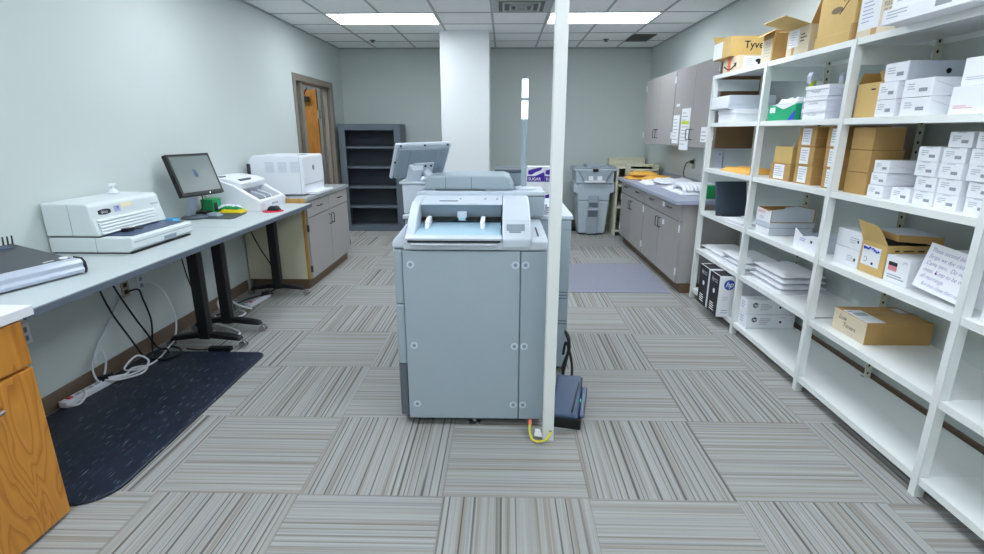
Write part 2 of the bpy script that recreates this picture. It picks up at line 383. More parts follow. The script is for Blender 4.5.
# doorway in the left wall
dr = bpy.data.objects.new('door_1', None); C.objects.link(dr); dr.location = (XL-.07, 7.34, 0); dr['kind'] = 'structure'
fr = B()
fr.box(XL-.155, XL+.015, dy0-.03, dy0+.05, 0, dz1+.02).box(XL-.155, XL+.015, dy1-.07, dy1+.03, 0, dz1+.02).box(XL-.155, XL+.015, dy0+.05, dy1-.07, dz1-.06, dz1+.02)
fr.box(XL-.12, XL-.02, 6.90, 6.99, 0, dz1-.06).box(XL-.1, XL-.04, dy0+.05, dy0+.09, 0, dz1-.06).box(XL-.1, XL-.04, dy1-.11, dy1-.07, 0, dz1-.06)
part('door_frame', fr, 'frame', dr, w=True, bev=.004)
part('sidelight_pane', B().box(XL-.075, XL-.067, dy0+.09, 6.90, .1, dz1-.06), 'glass', dr, w=True)
part('door_leaf', B().box(-3.60, -2.74, 7.90, 7.945, .01, 2.11), 'oakdoor', dr, w=True, bev=.003)
cl = part('door_closer', B().box(-3.10, -2.84, 7.835, 7.90, 1.94, 2.01).tube([(-2.90, 7.86, 2.02), (-2.80, 7.6, 2.04), (-2.72, 7.5, 2.10)], .009), 'black', dr, w=True, bev=.006)
part('hinge', B().box(-2.745, -2.715, 7.89, 7.955, 1.7, 1.82).box(-2.745, -2.715, 7.89, 7.955, .25, .37), 'steel', dr, w=True)
part('door_handle', B().tube([(-3.53, 7.90, 1.0), (-3.53, 7.84, 1.0), (-3.42, 7.84, 1.0)], .011), 'chrome', dr, w=True)

# ================================================================= left side: tables
def tleg(par, x, y, top, name='leg'):
    L = part(name, B().prism([(x-.04, y-.035), (x+.035, y-.035), (x+.045, y), (x+.035, y+.035), (x-.04, y+.035)], 2, .07, top-.03), 'black', par, w=True, bev=.006)
    part('top_plate', B().box(x-.24, x+.24, y-.04, y+.04, top-.036, top-.001), 'black', L, w=True)
    q = B()
    prof = [(x-.27, .055), (x-.24, .088), (x-.08, .115), (x+.06, .115), (x+.18, .10), (x+.245, .085), (x+.262, .06), (x+.24, .058), (x+.16, .065), (x+.05, .075), (x-.07, .075), (x-.22, .055)]
    q.prism(prof, 1, y-.03, y+.03)
    part('foot', q, 'black', L, w=True, bev=.008)
    for dx in (-.27, .268):
        c = B()
        for dyy in (-.024, .006): c.tube([(x+dx, y+dyy, .027), (x+dx, y+dyy+.018, .027)], .026, 16)
        c.tube([(x+dx, y, .03), (x+dx, y, .06)], .009)
        part('caster', c, 'chrome', L, w=True, smooth=False)
    return L
TZ = .865
def table(y0, y1, legs, label):
    t = thing('work_table', (-2.17, (y0+y1)/2, 0), label, 'table', 'tables along the left wall')
    part('tabletop', B().box(-2.545, -1.845, y0, y1, TZ-.03, TZ), 'ttop', t, w=True, bev=.003)
    part('edge_band', B().box(-1.8465, -1.832, y0, y1, TZ-.034, TZ-.002).box(-2.5, -1.8465, y1-.0008, y1+.003, TZ-.033, TZ-.002), 'tedge', t, w=True, bev=.003)
    for y in legs: tleg(t, -2.17, y, TZ)
    return t
table(1.83, 3.635, (3.485,), 'grey laminate table on black legs under the binding machine and film scanner')
table(3.640, 4.915, (3.80, 4.74), 'grey laminate table on black legs under the monitor, next to the taupe cabinet')

# oak base cabinet at the left edge
oc = thing('oak_cabinet', (-2.16, 1.2, 0), 'golden oak base cabinet with white top at the left edge', 'cabinet')
part('carcass', B().box(-2.55, -1.812, .60, 1.768, .0, .862), 'oak', oc, w=True, bev=.003)
d = part('drawer', B().box(-1.812, -1.79, .63, 1.766, .68, .855), 'oak', oc, w=True, bev=.004)
part('drawer_pull', B().tube([(-1.79, 1.14, .78), (-1.765, 1.15, .78), (-1.76, 1.21, .78), (-1.765, 1.27, .78), (-1.79, 1.28, .78)], .005, 8, 4), 'chrome', d, w=True)
for y0, y1, hy in ((.63, 1.208, 1.08), (1.214, 1.766, 1.508)):
    d = part('door', B().box(-1.812, -1.79, y0, y1, .015, .668), 'oak', oc, w=True, bev=.004)
    part('door_handle', B().tube([(-1.79, hy, .574), (-1.768, hy+.01, .574), (-1.76, hy+.05, .574), (-1.768, hy+.09, .574), (-1.79, hy+.10, .574)], .006, 8, 4), 'chrome', d, w=True)
part('countertop', B().box(-2.555, -1.775, .56, 1.81, .864, .902), 'wtop', oc, w=True, bev=.003)

# taupe base cabinet on the left with printer
def pull(b, ax, p, L=.1, out=.03, r=.0045):
    """U handle: ax is the direction it runs, out along X"""
    p = Vector(p); a = Vector([0,0,0]); a[ax] = L/2; o = Vector((out,0,0))
    return b.tube([p-a, p-a*.98+o*.8, p-a*.85+o, p+a*.85+o, p+a*.98+o*.8, p+a], r, 8, 3)
CZ = .91
tc = thing('base_cabinet', (-2.2, 5.6, 0), 'taupe two-door base cabinet with a cream end panel, under the white printer', 'cabinet')
part('carcass', B().box(-2.55, -1.925, 4.955, 6.27, .1, CZ-.035), 'taupe', tc, w=True)
part('end_panel', B().box(-2.54, -1.955, 4.945, 4.955, .1, CZ-.037), 'cream', tc, w=True)['label'] = 'cream end panel'
part('wood_edge', B().box(-1.955, -1.925, 4.942, 4.956, .1, CZ-.036), 'woodedge', tc, w=True)
part('toe_kick', B().box(-2.5, -1.945, 4.948, 6.24, 0, .1), 'kick', tc, w=True)
part('countertop', B().box(-2.555, -1.885, 4.93, 6.30, CZ-.034, CZ), 'ctopl', tc, w=True, bev=.003)
part('counter_underlay', B().box(-2.555, -1.905, 4.922, 4.93, CZ-.05, CZ-.002), 'woodedge', tc, w=True)
for y0, y1 in ((4.962, 5.605), (5.613, 6.262)):
    d = part('drawer', B().box(-1.925, -1.904, y0, y1, .715, .865), 'taupe', tc, w=True, bev=.002)
    part('drawer_pull', pull(B(), 1, (-1.904, (y0+y1)/2, .80)), 'charcoal', d, w=True)
    d = part('door', B().box(-1.925, -1.904, y0, y1, .105, .706), 'taupe', tc, w=True, bev=.002)
    hy = 5.565 if y0 < 5.5 else 5.655
    part('door_handle', pull(B(), 2, (-1.904, hy, .61)), 'charcoal', d, w=True)
    ye = y0-.006 if y0 < 5.5 else y1+.002
    for z in (.17, .58): part('hinge', B().box(-1.922, -1.90, ye, ye+.012, z, z+.065), 'charcoal', d, w=True)

# white printer
pr = thing('laser_printer', (-2.23, 5.42, CZ), 'white boxy laser printer on the taupe base cabinet', 'printer')
part('body', B().prism([(-2.5, CZ+.012), (-1.975, CZ+.012), (-1.965, CZ+.16), (-1.97, 1.288), (-1.99, 1.298), (-2.46, 1.298), (-2.5, 1.25)], 1, 5.12, 5.70), 'scanw', pr, w=True, bev=.008)
v = B()
for k in range(3):
    for j in range(9): v.box(-2.34+k*.125, -2.25+k*.125, 5.117, 5.121, 1.14+j*.0115, 1.146+j*.0115)
part('side_vents', v, 'whiteg', pr, w=True)
part('seam', B().box(-1.968, -1.9635, 5.125, 5.695, 1.015, 1.019), 'inkg', pr, w=True)
part('side_seam', B().box(-2.002, -1.999, 5.118, 5.121, .93, 1.28), 'inkg', pr, w=True)
part('rear_flap', B().box(-2.515, -2.485, 5.105, 5.122, 1.11, 1.22), 'charcoal', pr, w=True)
part('control_panel', B().box(-2.1, -2.03, 5.30, 5.50, 1.298, 1.293), 'charcoal', pr, w=True, bev=.002)
lg = part('logo', B().tube([(-1.9665, 5.40+.022*math.cos(a), 1.17+.022*math.sin(a)) for a in [2*PI*k/20 for k in range(21)]], .0025, 6), 'ink', pr, w=True)
text('hp', .03, (-1.9665, 5.386, 1.162), 'L', lg, 'ink', w=True, shear=.25)
part('output_tray', B().box(-1.98, -1.87, 5.22, 5.68, CZ+.003, CZ+.03), 'scanw', pr, w=True, bev=.004)
part('rubber_feet', B().box(-2.46, -2.40, 5.19, 5.23, CZ, CZ+.013).box(-2.06, -2.0, 5.19, 5.23, CZ, CZ+.013).box(-2.46, -2.40, 5.58, 5.62, CZ, CZ+.013).box(-2.06, -2.0, 5.58, 5.62, CZ, CZ+.013), 'charcoal', pr, w=True)

# document scanner on the far table
ds = thing('document_scanner', (-2.3, 4.66, TZ), 'white sloping document scanner at the far end of the table, beside the printer', 'scanner')
y0, y1 = 4.38, 4.91
prof = [(-2.545, TZ), (-2.085, TZ), (-2.075, TZ+.075), (-2.10, TZ+.095), (-2.20, TZ+.155), (-2.30, TZ+.22), (-2.42, TZ+.26), (-2.545, TZ+.265)]
low = [(-2.545, TZ), (-2.085, TZ), (-2.075, TZ+.06), (-2.40, TZ+.075), (-2.545, TZ+.075)]
q = B().prism(prof, 1, y0, y0+.06).prism(prof, 1, y1-.06, y1).prism(low, 1, y0+.06, y1-.06)
part('body', q, 'scanw', ds, w=True, bev=.007)
part('hopper', B().prism([(-2.545, TZ+.075), (-2.36, TZ+.075), (-2.29, TZ+.145), (-2.25, TZ+.185), (-2.235, TZ+.235), (-2.32, TZ+.265), (-2.45, TZ+.285), (-2.545, TZ+.285)], 1, y0+.03, y1-.02), 'scanw', ds, w=True, bev=.012)
part('front_wall', B().prism([(-2.12, TZ+.06), (-2.075, TZ+.055), (-2.074, TZ+.085), (-2.11, TZ+.095)], 1, y0+.05, y1-.05), 'scanw', ds, w=True, bev=.004)
part('roller_bay', B().box(-2.33, -2.13, y0+.07, y1-.08, TZ+.075, TZ+.082).box(-2.32, -2.24, y0+.1, y0+.2, TZ+.08, TZ+.12), 'charcoal', ds, w=True)
part('paper_guides', B().prism([(-2.30, TZ+.08), (-2.14, TZ+.08), (-2.16, TZ+.11), (-2.28, TZ+.15)], 1, 4.63, 4.65).prism([(-2.30, TZ+.08), (-2.14, TZ+.08), (-2.16, TZ+.11), (-2.28, TZ+.15)], 1, 4.75, 4.77), 'whiteg', ds, w=True)
part('slot', B().box(-2.30, -2.27, y0+.10, y0+.28, TZ+.25, TZ+.264).box(-2.46, -2.42, y0+.06, y0+.14, TZ+.275, TZ+.289), 'copdk', ds, w=True)
part('grip', B().box(-2.078, -2.071, 4.60, 4.72, TZ+.035, TZ+.05), 'inkg', ds, w=True, bev=.003)

# monitor
mo = thing('monitor', (-2.46, 4.02, TZ), 'black tilted flat monitor on a silver stand on the far table', 'monitor')
cen = Vector((-2.352, 3.965, 1.214)); yaw, tl, W_, H_ = -.267, .345, .396, .322
n_ = Vector((math.cos(yaw)*math.cos(tl), math.sin(yaw)*math.cos(tl), math.sin(tl))); u_ = Vector((-math.sin(yaw), math.cos(yaw), 0)); v_ = n_.cross(u_)
def obox(b, cu, cv, cn, du, dv, dn):
    ps = []
    for sn, (su, sv) in [(s, q) for s in (-1, 1) for q in ((-1,-1),(1,-1),(1,1),(-1,1))]:
        ps.append(cen + u_*(cu+su*du) + v_*(cv+sv*dv) + n_*(cn+sn*dn))
    return b.hexa(ps)
hs = obox(B(), 0, 0, -.02, W_/2, H_/2, .02)
part('housing', hs, 'blackp', mo, w=True, bev=.004)
part('rear_hump', obox(B(), 0, -.02, -.05, .11, .1, .015), 'blackp', mo, w=True, bev=.01)
sc_ = part('screen', obox(B(), 0, .004, .0005, W_/2-.02, H_/2-.024, .0008), 'screen', mo, w=True)
q = B()
for a, b_, hh in ((-.012, 0, .03), (.004, -.006, .026), (.012, -.016, .012)): obox(q, a, b_+.01, .0016, .008, hh, .0003)
part('picture', q, 'steelblue', sc_, w=True)
part('power_led', obox(B(), .06, -H_/2+.011, .0008, .004, .003, .001), 'chrome', mo, w=True)
part('side_buttons', obox(B(), -W_/2-.003, -.03, -.02, .004, .03, .008), 'blackp', mo, w=True)
bb = cen - v_*.08 - n_*.06
part('stand_neck', B().hexa([Vector((-2.50, 3.99, TZ+.02)), Vector((-2.46, 3.985, TZ+.02)), Vector((-2.45, 4.045, TZ+.02)), Vector((-2.49, 4.05, TZ+.02)), bb+Vector((-.015,-.03,0)), bb+Vector((.015,-.03,0)), bb+Vector((.02,.03,0)), bb+Vector((-.01,.035,0))]), 'silver', mo, w=True, bev=.006)
part('stand_base', B().lathe([(.10, 0), (.105, .008), (.09, .018), (.03, .026)], (-2.445, 4.03, TZ), 28), 'copdk', mo, w=True)
part('monitor_cable', B().tube([cen-v_*.09-n_*.06, (-2.42, 4.12, 1.02), (-2.44, 4.13, .93), (-2.48, 4.10, TZ+.01)], .005, 6, 5), 'blackp', mo, w=True)

# little things on the far table
nb = tag(part('sticky_note_cube', B().box(-2.50, -2.42, 3.70, 3.78, TZ, TZ+.045), 'bluep', bev=.002), 'small sky-blue box on the table between scanner and monitor', 'box')
pd = thing('desk_pad', (-2.27, 4.17, TZ), 'dark slate desk pad lying in front of the monitor', 'pad')
part('pad', B().prism([(-2.36, 3.985), (-2.14, 3.975), (-2.12, 4.02), (-2.165, 4.30), (-2.38, 4.37)], 2, TZ, TZ+.006), 'charcoal', pd, w=True, bev=.002)
kb = tag(part('grey_mouse', B().soft(-2.39, -2.28, 4.07, 4.14, TZ+.006, .03, 3, 6, .1), 'copmid', smooth=True), 'flat grey handset lying on the dark desk pad', 'mouse')
db = thing('docking_box', (-2.48, 4.20, TZ), 'small black box on the table behind the desk pad', 'box')
part('housing', B().box(-.06, .05, -.05, .06, 0, .03), 'blackp', db, bev=.005); part('top_plate', B().box(-.05, .04, -.04, .05, .03, .032), 'charcoal', db)
gb = thing('green_box', (-2.46, 4.30, TZ), 'small green carton standing behind the monitor on the table', 'box')
part('carton', B().box(-.05, .05, -.065, .065, 0, .12), 'greenb', gb, bev=.002); part('opening', B().box(.0495, .051, -.05, .0, .02, .09), 'ink', gb); part('print', B().box(.0495, .051, .01, .05, .05, .1), 'green', gb)
cb = thing('crumpled_bag', (-2.36, 4.52, TZ), 'crumpled yellow, white and green bag on the table before the white scanner', 'bag')
cb.location = (-2.24, 4.36, TZ)
part('yellow_sheet', B().soft(-.12, .09, -.06, .035, 0, .045, 5, 8, .6), 'yellow', cb, smooth=True)
part('white_sheet', B().soft(-.14, .05, -.02, .045, .028, .045, 6, 8, .7), 'bagw', cb, smooth=True)
part('green_sheet', B().soft(-.10, .07, -.045, .005, .032, .03, 8, 8, .6), 'greenb', cb, smooth=True)
cb.location = (-2.28, 4.325, TZ)
mp_ = tag(part('mouse_pad', B().lathe([(.085, 0), (.085, .005), (.08, .006)], (0,0,0), 28), 'pink'), 'crimson mouse pad at the table edge', 'mouse pad'); mp_.location = (-1.985, 4.40, TZ); mp_.scale = (1, 1, 1)
ms = thing('computer_mouse', (-1.985, 4.42, TZ+.006), 'black computer mouse on the crimson pad', 'mouse')
part('shell', B().soft(-.05, .05, -.03, .03, 0, .038, 4, 8, .05), 'blackp', ms, smooth=True); part('wheel', B().tube([(.025, -.004, .034), (.025, .004, .034)], .008, 12), 'charcoal', ms)

# film scanner / big pale machine
fs = thing('film_scanner', (-2.29, 3.07, TZ), 'large pale grey louvred machine on the table left of the monitor', 'scanner')
bx0, bx1, by0, by1 = -2.545, -2.07, 2.785, 3.36
part('lower_body', B().prism([(bx0, TZ+.008), (bx1-.03, TZ+.008), (bx1, TZ+.03), (bx1, TZ+.085), (bx1-.012, TZ+.092), (bx0, TZ+.092)], 1, by0, by1), 'scan', fs, w=True, bev=.006)
part('base_gasket', B().box(bx0+.01, bx1-.015, by0+.01, by1-.01, TZ, TZ+.009), 'blackp', fs, w=True)
up = part('hood', B().prism([(bx0, TZ+.10), (-2.245, TZ+.10), (-2.27, TZ+.20), (-2.28, TZ+.265), (-2.30, TZ+.28), (bx0, TZ+.285)], 1, by0-.005, by1+.015), 'scan', fs, w=True, bev=.009)
part('hood_gap', B().box(bx0+.01, -2.255, by0+.008, by1-.02, TZ+.09, TZ+.102), 'ink', fs, w=True)
lv = B()
for k in range(5):
    z = TZ+.108+k*.017; x = -2.247-.25*(z-TZ-.10)
    lv.prism([(x, z), (x+.014, z+.002), (x+.004, z+.014), (x-.004, z+.014)], 1, by0+.02, by1-.07)
part('louvres', lv, 'scan', fs, w=True)
part('feed_bed', B().prism([(-2.26, TZ+.092), (-2.105, TZ+.092), (-2.105, TZ+.096), (-2.26, TZ+.1)], 1, by0+.06, by1-.03), 'steelblue', fs, w=True)
part('feed_clamp', B().box(-2.23, -2.19, 2.93, 2.98, TZ+.097, TZ+.118).tube([(-2.21, 2.98, TZ+.108), (-2.16, 3.02, TZ+.108)], .006), 'blackp', fs, w=True)
part('handle_recess', B().box(bx1-.002, bx1+.0012, 3.06, 3.18, TZ+.03, TZ+.05), 'copmid', fs, w=True)
for e_ in ((bx1-.0005, bx1+.0008, by0+.01, by1, TZ+.064, TZ+.067), (-2.28, -2.278, by0-.0008, by0+.001, TZ+.01, TZ+.09), (-2.395, -2.393, by0-.006, by0-.004, TZ+.1, TZ+.275)): part('seam', B().box(*e_), 'copmid', fs, w=True)
bz = lambda z: -2.27-.16*(z-TZ-.20)
fb = ((0,1,0), (-.16,0,1))
def fplate(b, y, z, w_, h_): return decal(b, (bz(z)+.0006, y, z), fb, w_, h_, .0012)
ov = B(); pts = []
for k in range(24):
    a = 2*PI*k/24; yy = 2.885+.048*max(-1, min(1, 1.25*math.cos(a))); zz = TZ+.225+.015*math.sin(a); pts.append((yy, zz))
nn = len(pts); ov.add([(bz(z)+.001, y, z) for y, z in pts] + [(bz(z)+.0025, y, z) for y, z in pts], [tuple(range(nn, 2*nn))] + [(i, (i+1) % nn, (i+1) % nn+nn, i+nn) for i in range(nn)])
bd = part('badge', ov, 'ink', fs, w=True)
text('ibico', .026, (bz(TZ+.225)+.003, 2.857, TZ+.217), 'L', bd, 'white', w=True)
sk_ = part('sticker', fplate(B(), 2.965, TZ+.212, .045, .034), 'lav', fs, w=True)
part('print', lines(B(), (bz(TZ+.235)+.002, 2.985, TZ+.236), 'L', .022, 3, .008, .005, 4), 'inkb', sk_, w=True)
part('caution_label', fplate(B(), 3.02, TZ+.23, .10, .026), 'creamlab', fs, w=True)
part('model_print', fplate(B(), 3.28, TZ+.212, .07, .008), 'inkg', fs, w=True)
hk = thing('hand_stamp', (-2.47, 3.24, TZ+.286), 'small white knobbed hand stamp on top of the big pale machine', 'stamp')
part('stamp_base', B().lathe([(.026, 0), (.03, .006), (.022, .022), (.012, .03)]), 'scanw', hk, smooth=False)
part('stamp_handle', B().tube([(0,0,.03), (0,0,.05)], .009, 12).box(-.012, .012, -.036, .026, .05, .064), 'scanw', hk, bev=.004)

# comb binding machine
cm = thing('binding_machine', (-2.015, 2.375, TZ), 'black and silver comb binding machine at the left end of the table', 'binding machine', rz=-.25)
ya, yb = 1.97, 2.385
part('base', B().box(-2.475, -2.06, ya, yb-.02, TZ+.006, TZ+.05), 'charcoal', cm, w=True, bev=.006)
part('top_cover', B().prism([(-2.475, TZ+.05), (-2.075, TZ+.05), (-2.085, TZ+.075), (-2.475, TZ+.125)], 1, ya, yb-.012), 'charcoal', cm, w=True, bev=.006)
part('punch_channel', B().prism([(-2.45, TZ+.116), (-2.40, TZ+.116), (-2.40, TZ+.118), (-2.45, TZ+.1235)], 1, ya, yb-.06), 'steelblue', cm, w=True)
q = B()
for k in range(16): q.prism([(-2.468, TZ+.118), (-2.461, TZ+.118), (-2.457, TZ+.165), (-2.461, TZ+.167)], 1, 2.365-k*.02, 2.37-k*.02)
part('comb_pins', q, 'black', cm, w=True)
part('front_bar', B().prism([(-2.08, TZ+.008), (-2.03, TZ+.008), (-2.022, TZ+.025), (-2.03, TZ+.04), (-2.026, TZ+.06), (-2.04, TZ+.075), (-2.08, TZ+.078)], 1, ya, yb-.01), 'silver', cm, w=True, bev=.003)
part('end_cap', B().prism([(-2.09, TZ+.004), (-2.028, TZ+.004), (-2.018, TZ+.025), (-2.022, TZ+.06), (-2.038, TZ+.08), (-2.09, TZ+.083)], 1, yb-.01, yb), 'blackp', cm, w=True, bev=.003)
part('button', B().lathe([(.018, 0), (.018, .006), (.012, .008)], (-2.11, 2.345, TZ+.076), 16).box(-2.115, -2.105, 2.255, 2.30, TZ+.0755, TZ+.079), 'white', cm, w=True)
part('rubber_feet', B().box(-2.48, -2.44, ya+.02, ya+.06, TZ, TZ+.007).box(-2.12, -2.08, ya+.02, ya+.06, TZ, TZ+.007).box(-2.48, -2.44, yb-.08, yb-.04, TZ, TZ+.007).box(-2.12, -2.08, yb-.08, yb-.04, TZ, TZ+.009), 'black', cm, w=True)

# outlets on the left wall
def outlet(y, z, plate, label):
    o = thing('wall_outlet', (XL, y, z), label, 'outlet', 'outlets on the left wall')
    part('plate', B().box(0, .006, -.036, .036, -.058, .058), plate, o, bev=.002)
    for s in (-.024, .024):
        q = part('socket', B().box(.006, .008, -.017, .017, s-.015, s+.015), 'copmid' if plate != 'steel' else 'ink', o, bev=.002)
        part('slots', B().box(.0078, .0086, -.009, -.006, s-.004, s+.006).box(.0078, .0086, .006, .009, s-.004, s+.006), 'ink', q)
    return o
outlet(2.52, .485, 'white', 'white wall outlet partly hidden behind the oak cabinet')
outlet(3.29, .505, 'steel', 'metal wall outlet left of its pale neighbour, below the big pale machine')
outlet(3.445, .505, 'whiteg', 'pale double wall outlet nearest the black table legs')

# floor mats, strips, cables
mt = []
x0, x1, y0, y1, r = -2.52, -1.685, 1.80, 3.375, .16
for cx, cy, a0, rr in ((x1-r, y0+r, -PI/2, r), (x1-.07, y1-.07, 0, .07), (x0+.03, y1-.03, PI/2, .03), (x0+.03, y0+.03, PI, .03)):
    for k in range(7): a = a0 + k*PI/12; mt.append((cx+rr*math.cos(a), cy+rr*math.sin(a)))
md = [((x-(x0+x1)/2), (y-(y0+y1)/2)) for x, y in mt]
fm = tag(part('anti_fatigue_mat', B().prism(md, 2, 0, .014), 'rubber', bev=.008), 'blue-black marbled floor mat beside the oak cabinet', 'floor mat'); fm.location = ((x0+x1)/2, (y0+y1)/2, 0)
pm_ = tag(part('floor_mat', B().box(-.25, 1.655, 4.88, 6.03, 0, .006), 'rug', bev=.002), 'purple-grey floor mat in front of the right base cabinets', 'floor mat')
def strip(loc, rz, label):
    s = thing('power_strip', loc, label, 'power strip', 'power strips by the left wall', rz)
    part('housing', B().box(-.027, .027, -.17, .17, 0, .038), 'scanw', s, bev=.006)
    part('switch', B().box(-.012, .012, -.135, -.11, .038, .045), 'red', s)
    q = B()
    for k in range(6): q.box(-.011, .011, -.08+k*.042, -.055+k*.042, .038, .0395)
    part('sockets', q, 'inkg', s)
    part('plug', B().box(-.02, .02, .085, .125, .038, .07).box(-.018, .018, .13, .165, .038, .065), 'blackp', s, bev=.004)
    return s
strip((-2.475, 2.74, .014), -.12, 'white power strip with red switch lying on the dark mat')
strip((-2.27, 4.52, 0), -.1, 'white power strip on the carpet in front of the cream cabinet panel')
def cable(name, pts, r, m, label, cat='cable', group='cables along the left wall'):
    return tag(part(name, B().tube(pts, r, 7, 7), m, smooth=True), label, cat, group)
cable('power_cable', [(-2.551, 3.30, .48), (-2.49, 3.32, .49), (-2.47, 3.32, .42), (-2.47, 3.36, .25), (-2.48, 3.34, .08), (-2.46, 3.30, .025), (-2.40, 3.2, .02)], .006, 'blackp', 'black cable hanging from the metal wall outlet')
cable('power_cable', [(-2.50, 2.98, .83), (-2.50, 3.0, .62), (-2.49, 3.05, .42), (-2.47, 3.13, .22), (-2.44, 3.17, .08), (-2.42, 3.19, .02)], .006, 'blackp', 'black cable hanging from the table, left of the metal outlet')
cable('power_cable', [(-2.46, 3.0, .83), (-2.47, 3.08, .6), (-2.47, 3.2, .35), (-2.47, 3.3, .17), (-2.45, 3.34, .06), (-2.40, 3.36, .03)], .006, 'blackp', 'black cable hanging from the table in front of the metal outlet')
cable('extension_cord', [(-2.551, 3.46, .485), (-2.50, 3.47, .49), (-2.45, 3.52, .40), (-2.43, 3.56, .20), (-2.42, 3.50, .06), (-2.40, 3.38, .035), (-2.36, 3.2, .025), (-2.38, 3.05, .03), (-2.46, 3.02, .04), (-2.44, 3.12, .09), (-2.38, 3.14, .05), (-2.36, 3.06, .028), (-2.40, 2.94, .03), (-2.44, 2.86, .05)], .0065, 'white', 'thick white cord looping from the pale outlet over the mat')
cable('extension_cord', [(-2.45, 2.86, .06), (-2.41, 2.96, .035), (-2.44, 3.06, .026), (-2.37, 3.1, .026), (-2.33, 3.0, .026), (-2.40, 2.9, .03), (-2.44, 2.83, .06)], .007, 'white', 'white cord loop beside the power strip plugs')
cable('extension_cord', [(-2.50, 2.86, .15), (-2.52, 2.90, .20), (-2.50, 2.93, .21), (-2.47, 2.90, .14), (-2.46, 2.84, .06), (-2.46, 2.80, .07), (-2.50, 2.83, .15), (-2.53, 2.95, .25), (-2.54, 3.1, .36), (-2.545, 3.22, .47)], .006, 'whiteg', 'thin pale cord rising from the power strip to the outlet')
cable('extension_cord', [(-2.50, 2.60, .03), (-2.46, 2.57, .03), (-2.42, 2.60, .03), (-2.43, 2.66, .045), (-2.46, 2.70, .06)], .007, 'white', 'white cord end curling round the near end of the power strip')
cable('extension_cord', [(-2.50, 3.62, .02), (-2.42, 3.70, .02), (-2.30, 3.75, .02), (-2.16, 3.68, .02), (-2.06, 3.63, .02), (-2.05, 3.72, .02), (-2.2, 3.83, .02), (-2.36, 3.92, .02), (-2.42, 4.05, .03)], .007, 'white', 'white cord trailing on the carpet around the middle black table legs')
cable('extension_cord', [(-2.34, 4.40, .02), (-2.26, 4.32, .02), (-2.20, 4.22, .04), (-2.26, 4.14, .10), (-2.36, 4.12, .17), (-2.39, 4.06, .14), (-2.32, 4.02, .06), (-2.24, 4.06, .02), (-2.22, 4.16, .02), (-2.30, 4.22, .02)], .008, 'white', 'thick white cord coiled in front of the far power strip')
cable('power_cable', [(-2.46, 3.74, .83), (-2.44, 3.76, .6), (-2.45, 3.82, .40), (-2.43, 3.86, .25), (-2.40, 3.90, .12), (-2.40, 4.0, .03), (-2.36, 4.12, .02)], .005, 'blackp', 'thin black cable hanging between the two middle table legs')
cable('power_cable', [(-2.35, 4.60, .83), (-2.34, 4.66, .66), (-2.30, 4.74, .45), (-2.28, 4.80, .35), (-2.25, 4.86, .2), (-2.24, 4.85, .05), (-2.28, 4.78, .012)], .006, 'blackp', 'black cable hanging before the cream cabinet panel')
cable('power_cable', [(-2.44, 4.10, .02), (-2.34, 4.22, .03), (-2.42, 4.36, .02), (-2.34, 4.48, .045), (-2.24, 4.60, .045), (-2.22, 4.72, .02)], .007, 'blackp', 'black cable lying tangled beside the far power strip')
cable('power_cable', [(-2.44, 3.10, .02), (-2.38, 3.18, .022), (-2.33, 3.26, .03), (-2.38, 3.33, .05), (-2.44, 3.28, .04), (-2.40, 3.20, .03), (-2.32, 3.22, .022), (-2.28, 3.32, .02), (-2.34, 3.41, .02), (-2.45, 3.45, .02)], .007, 'blackp', 'black cable coiled on the mat corner by the near black table foot')
ad = thing('power_adapter', (-2.02, 3.46, 0), 'black power adapter brick on the carpet under the near black table foot', 'adapter')
part('brick', B().box(-.10, .06, -.07, -.02, 0, .032), 'blackp', ad, bev=.006); part('lead', B().tube([(-.1, -.045, .015), (-.16, -.05, .008), (-.28, -.03, .006)], .005, 6, 4), 'blackp', ad)

# ================================================================= bookcase at the back
bc = thing('metal_bookcase', (-2.037, 8.28, 0), 'empty slate-grey metal bookcase against the back wall', 'bookcase')
X0, X1, Y0, Y1, ZT = -2.51, -1.565, 8.06, 8.5, 1.63
for xa in (X0, X1-.1): part('side_panel', B().box(xa, xa+.1, Y0, Y0+.03, 0, ZT).box(xa if xa == X0 else xa+.085, xa+.015 if xa == X0 else xa+.1, Y0+.03, Y1, 0, ZT), 'slate', bc, w=True, bev=.004)
part('top_panel', B().box(X0+.1, X1-.1, Y0, Y0+.03, ZT-.09, ZT).box(X0+.015, X1-.015, Y0+.03, Y1, ZT-.02, ZT), 'slate', bc, w=True, bev=.003)
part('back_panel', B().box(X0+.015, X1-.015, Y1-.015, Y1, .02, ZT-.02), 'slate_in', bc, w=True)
for z in (1.30, 1.00, .695, .39, .085): part('shelf', B().box(X0+.016, X1-.016, Y0+.035, Y1-.016, z-.03, z), 'slate', bc, w=True, bev=.002)
part('base_panel', B().box(X0+.1, X1-.1, Y0, Y0+.03, 0, .07), 'slate', bc, w=True, bev=.003)

# ================================================================= copier
cp = thing('copier', (-.12, 3.0, 0), 'large blue-grey production copier in the middle of the room', 'copier')
FY = 2.46; DX0, DX1, DZ = -.498, .216, .972
dk = part('paper_deck', B().box(DX0, DX1, FY+.02, 3.08, .045, DZ), 'cop', cp, w=True, bev=.006)
part('front_panel', B().box(DX0+.002, .083, FY, FY+.02, .05, DZ-.004), 'cop', dk, w=True, bev=.004)
part('side_front_panel', B().box(.087, DX1-.002, FY, FY+.02, .05, DZ-.004), 'cop', dk, w=True, bev=.004)
q = B()
for xx, zz in ((-.458, .90), (.060, .90), (.110, .90), (-.456, .47), (.060, .47), (.110, .47), (-.452, .135), (.058, .135), (.108, .135)):
    part('screw_recess', B().disc((xx, FY-.001, zz), 1, .019, .003, 20), 'coptop', dk, w=True)
    part('screw', B().disc((xx, FY-.003, zz), 1, .010, .004, 12), 'copmid', dk, w=True)
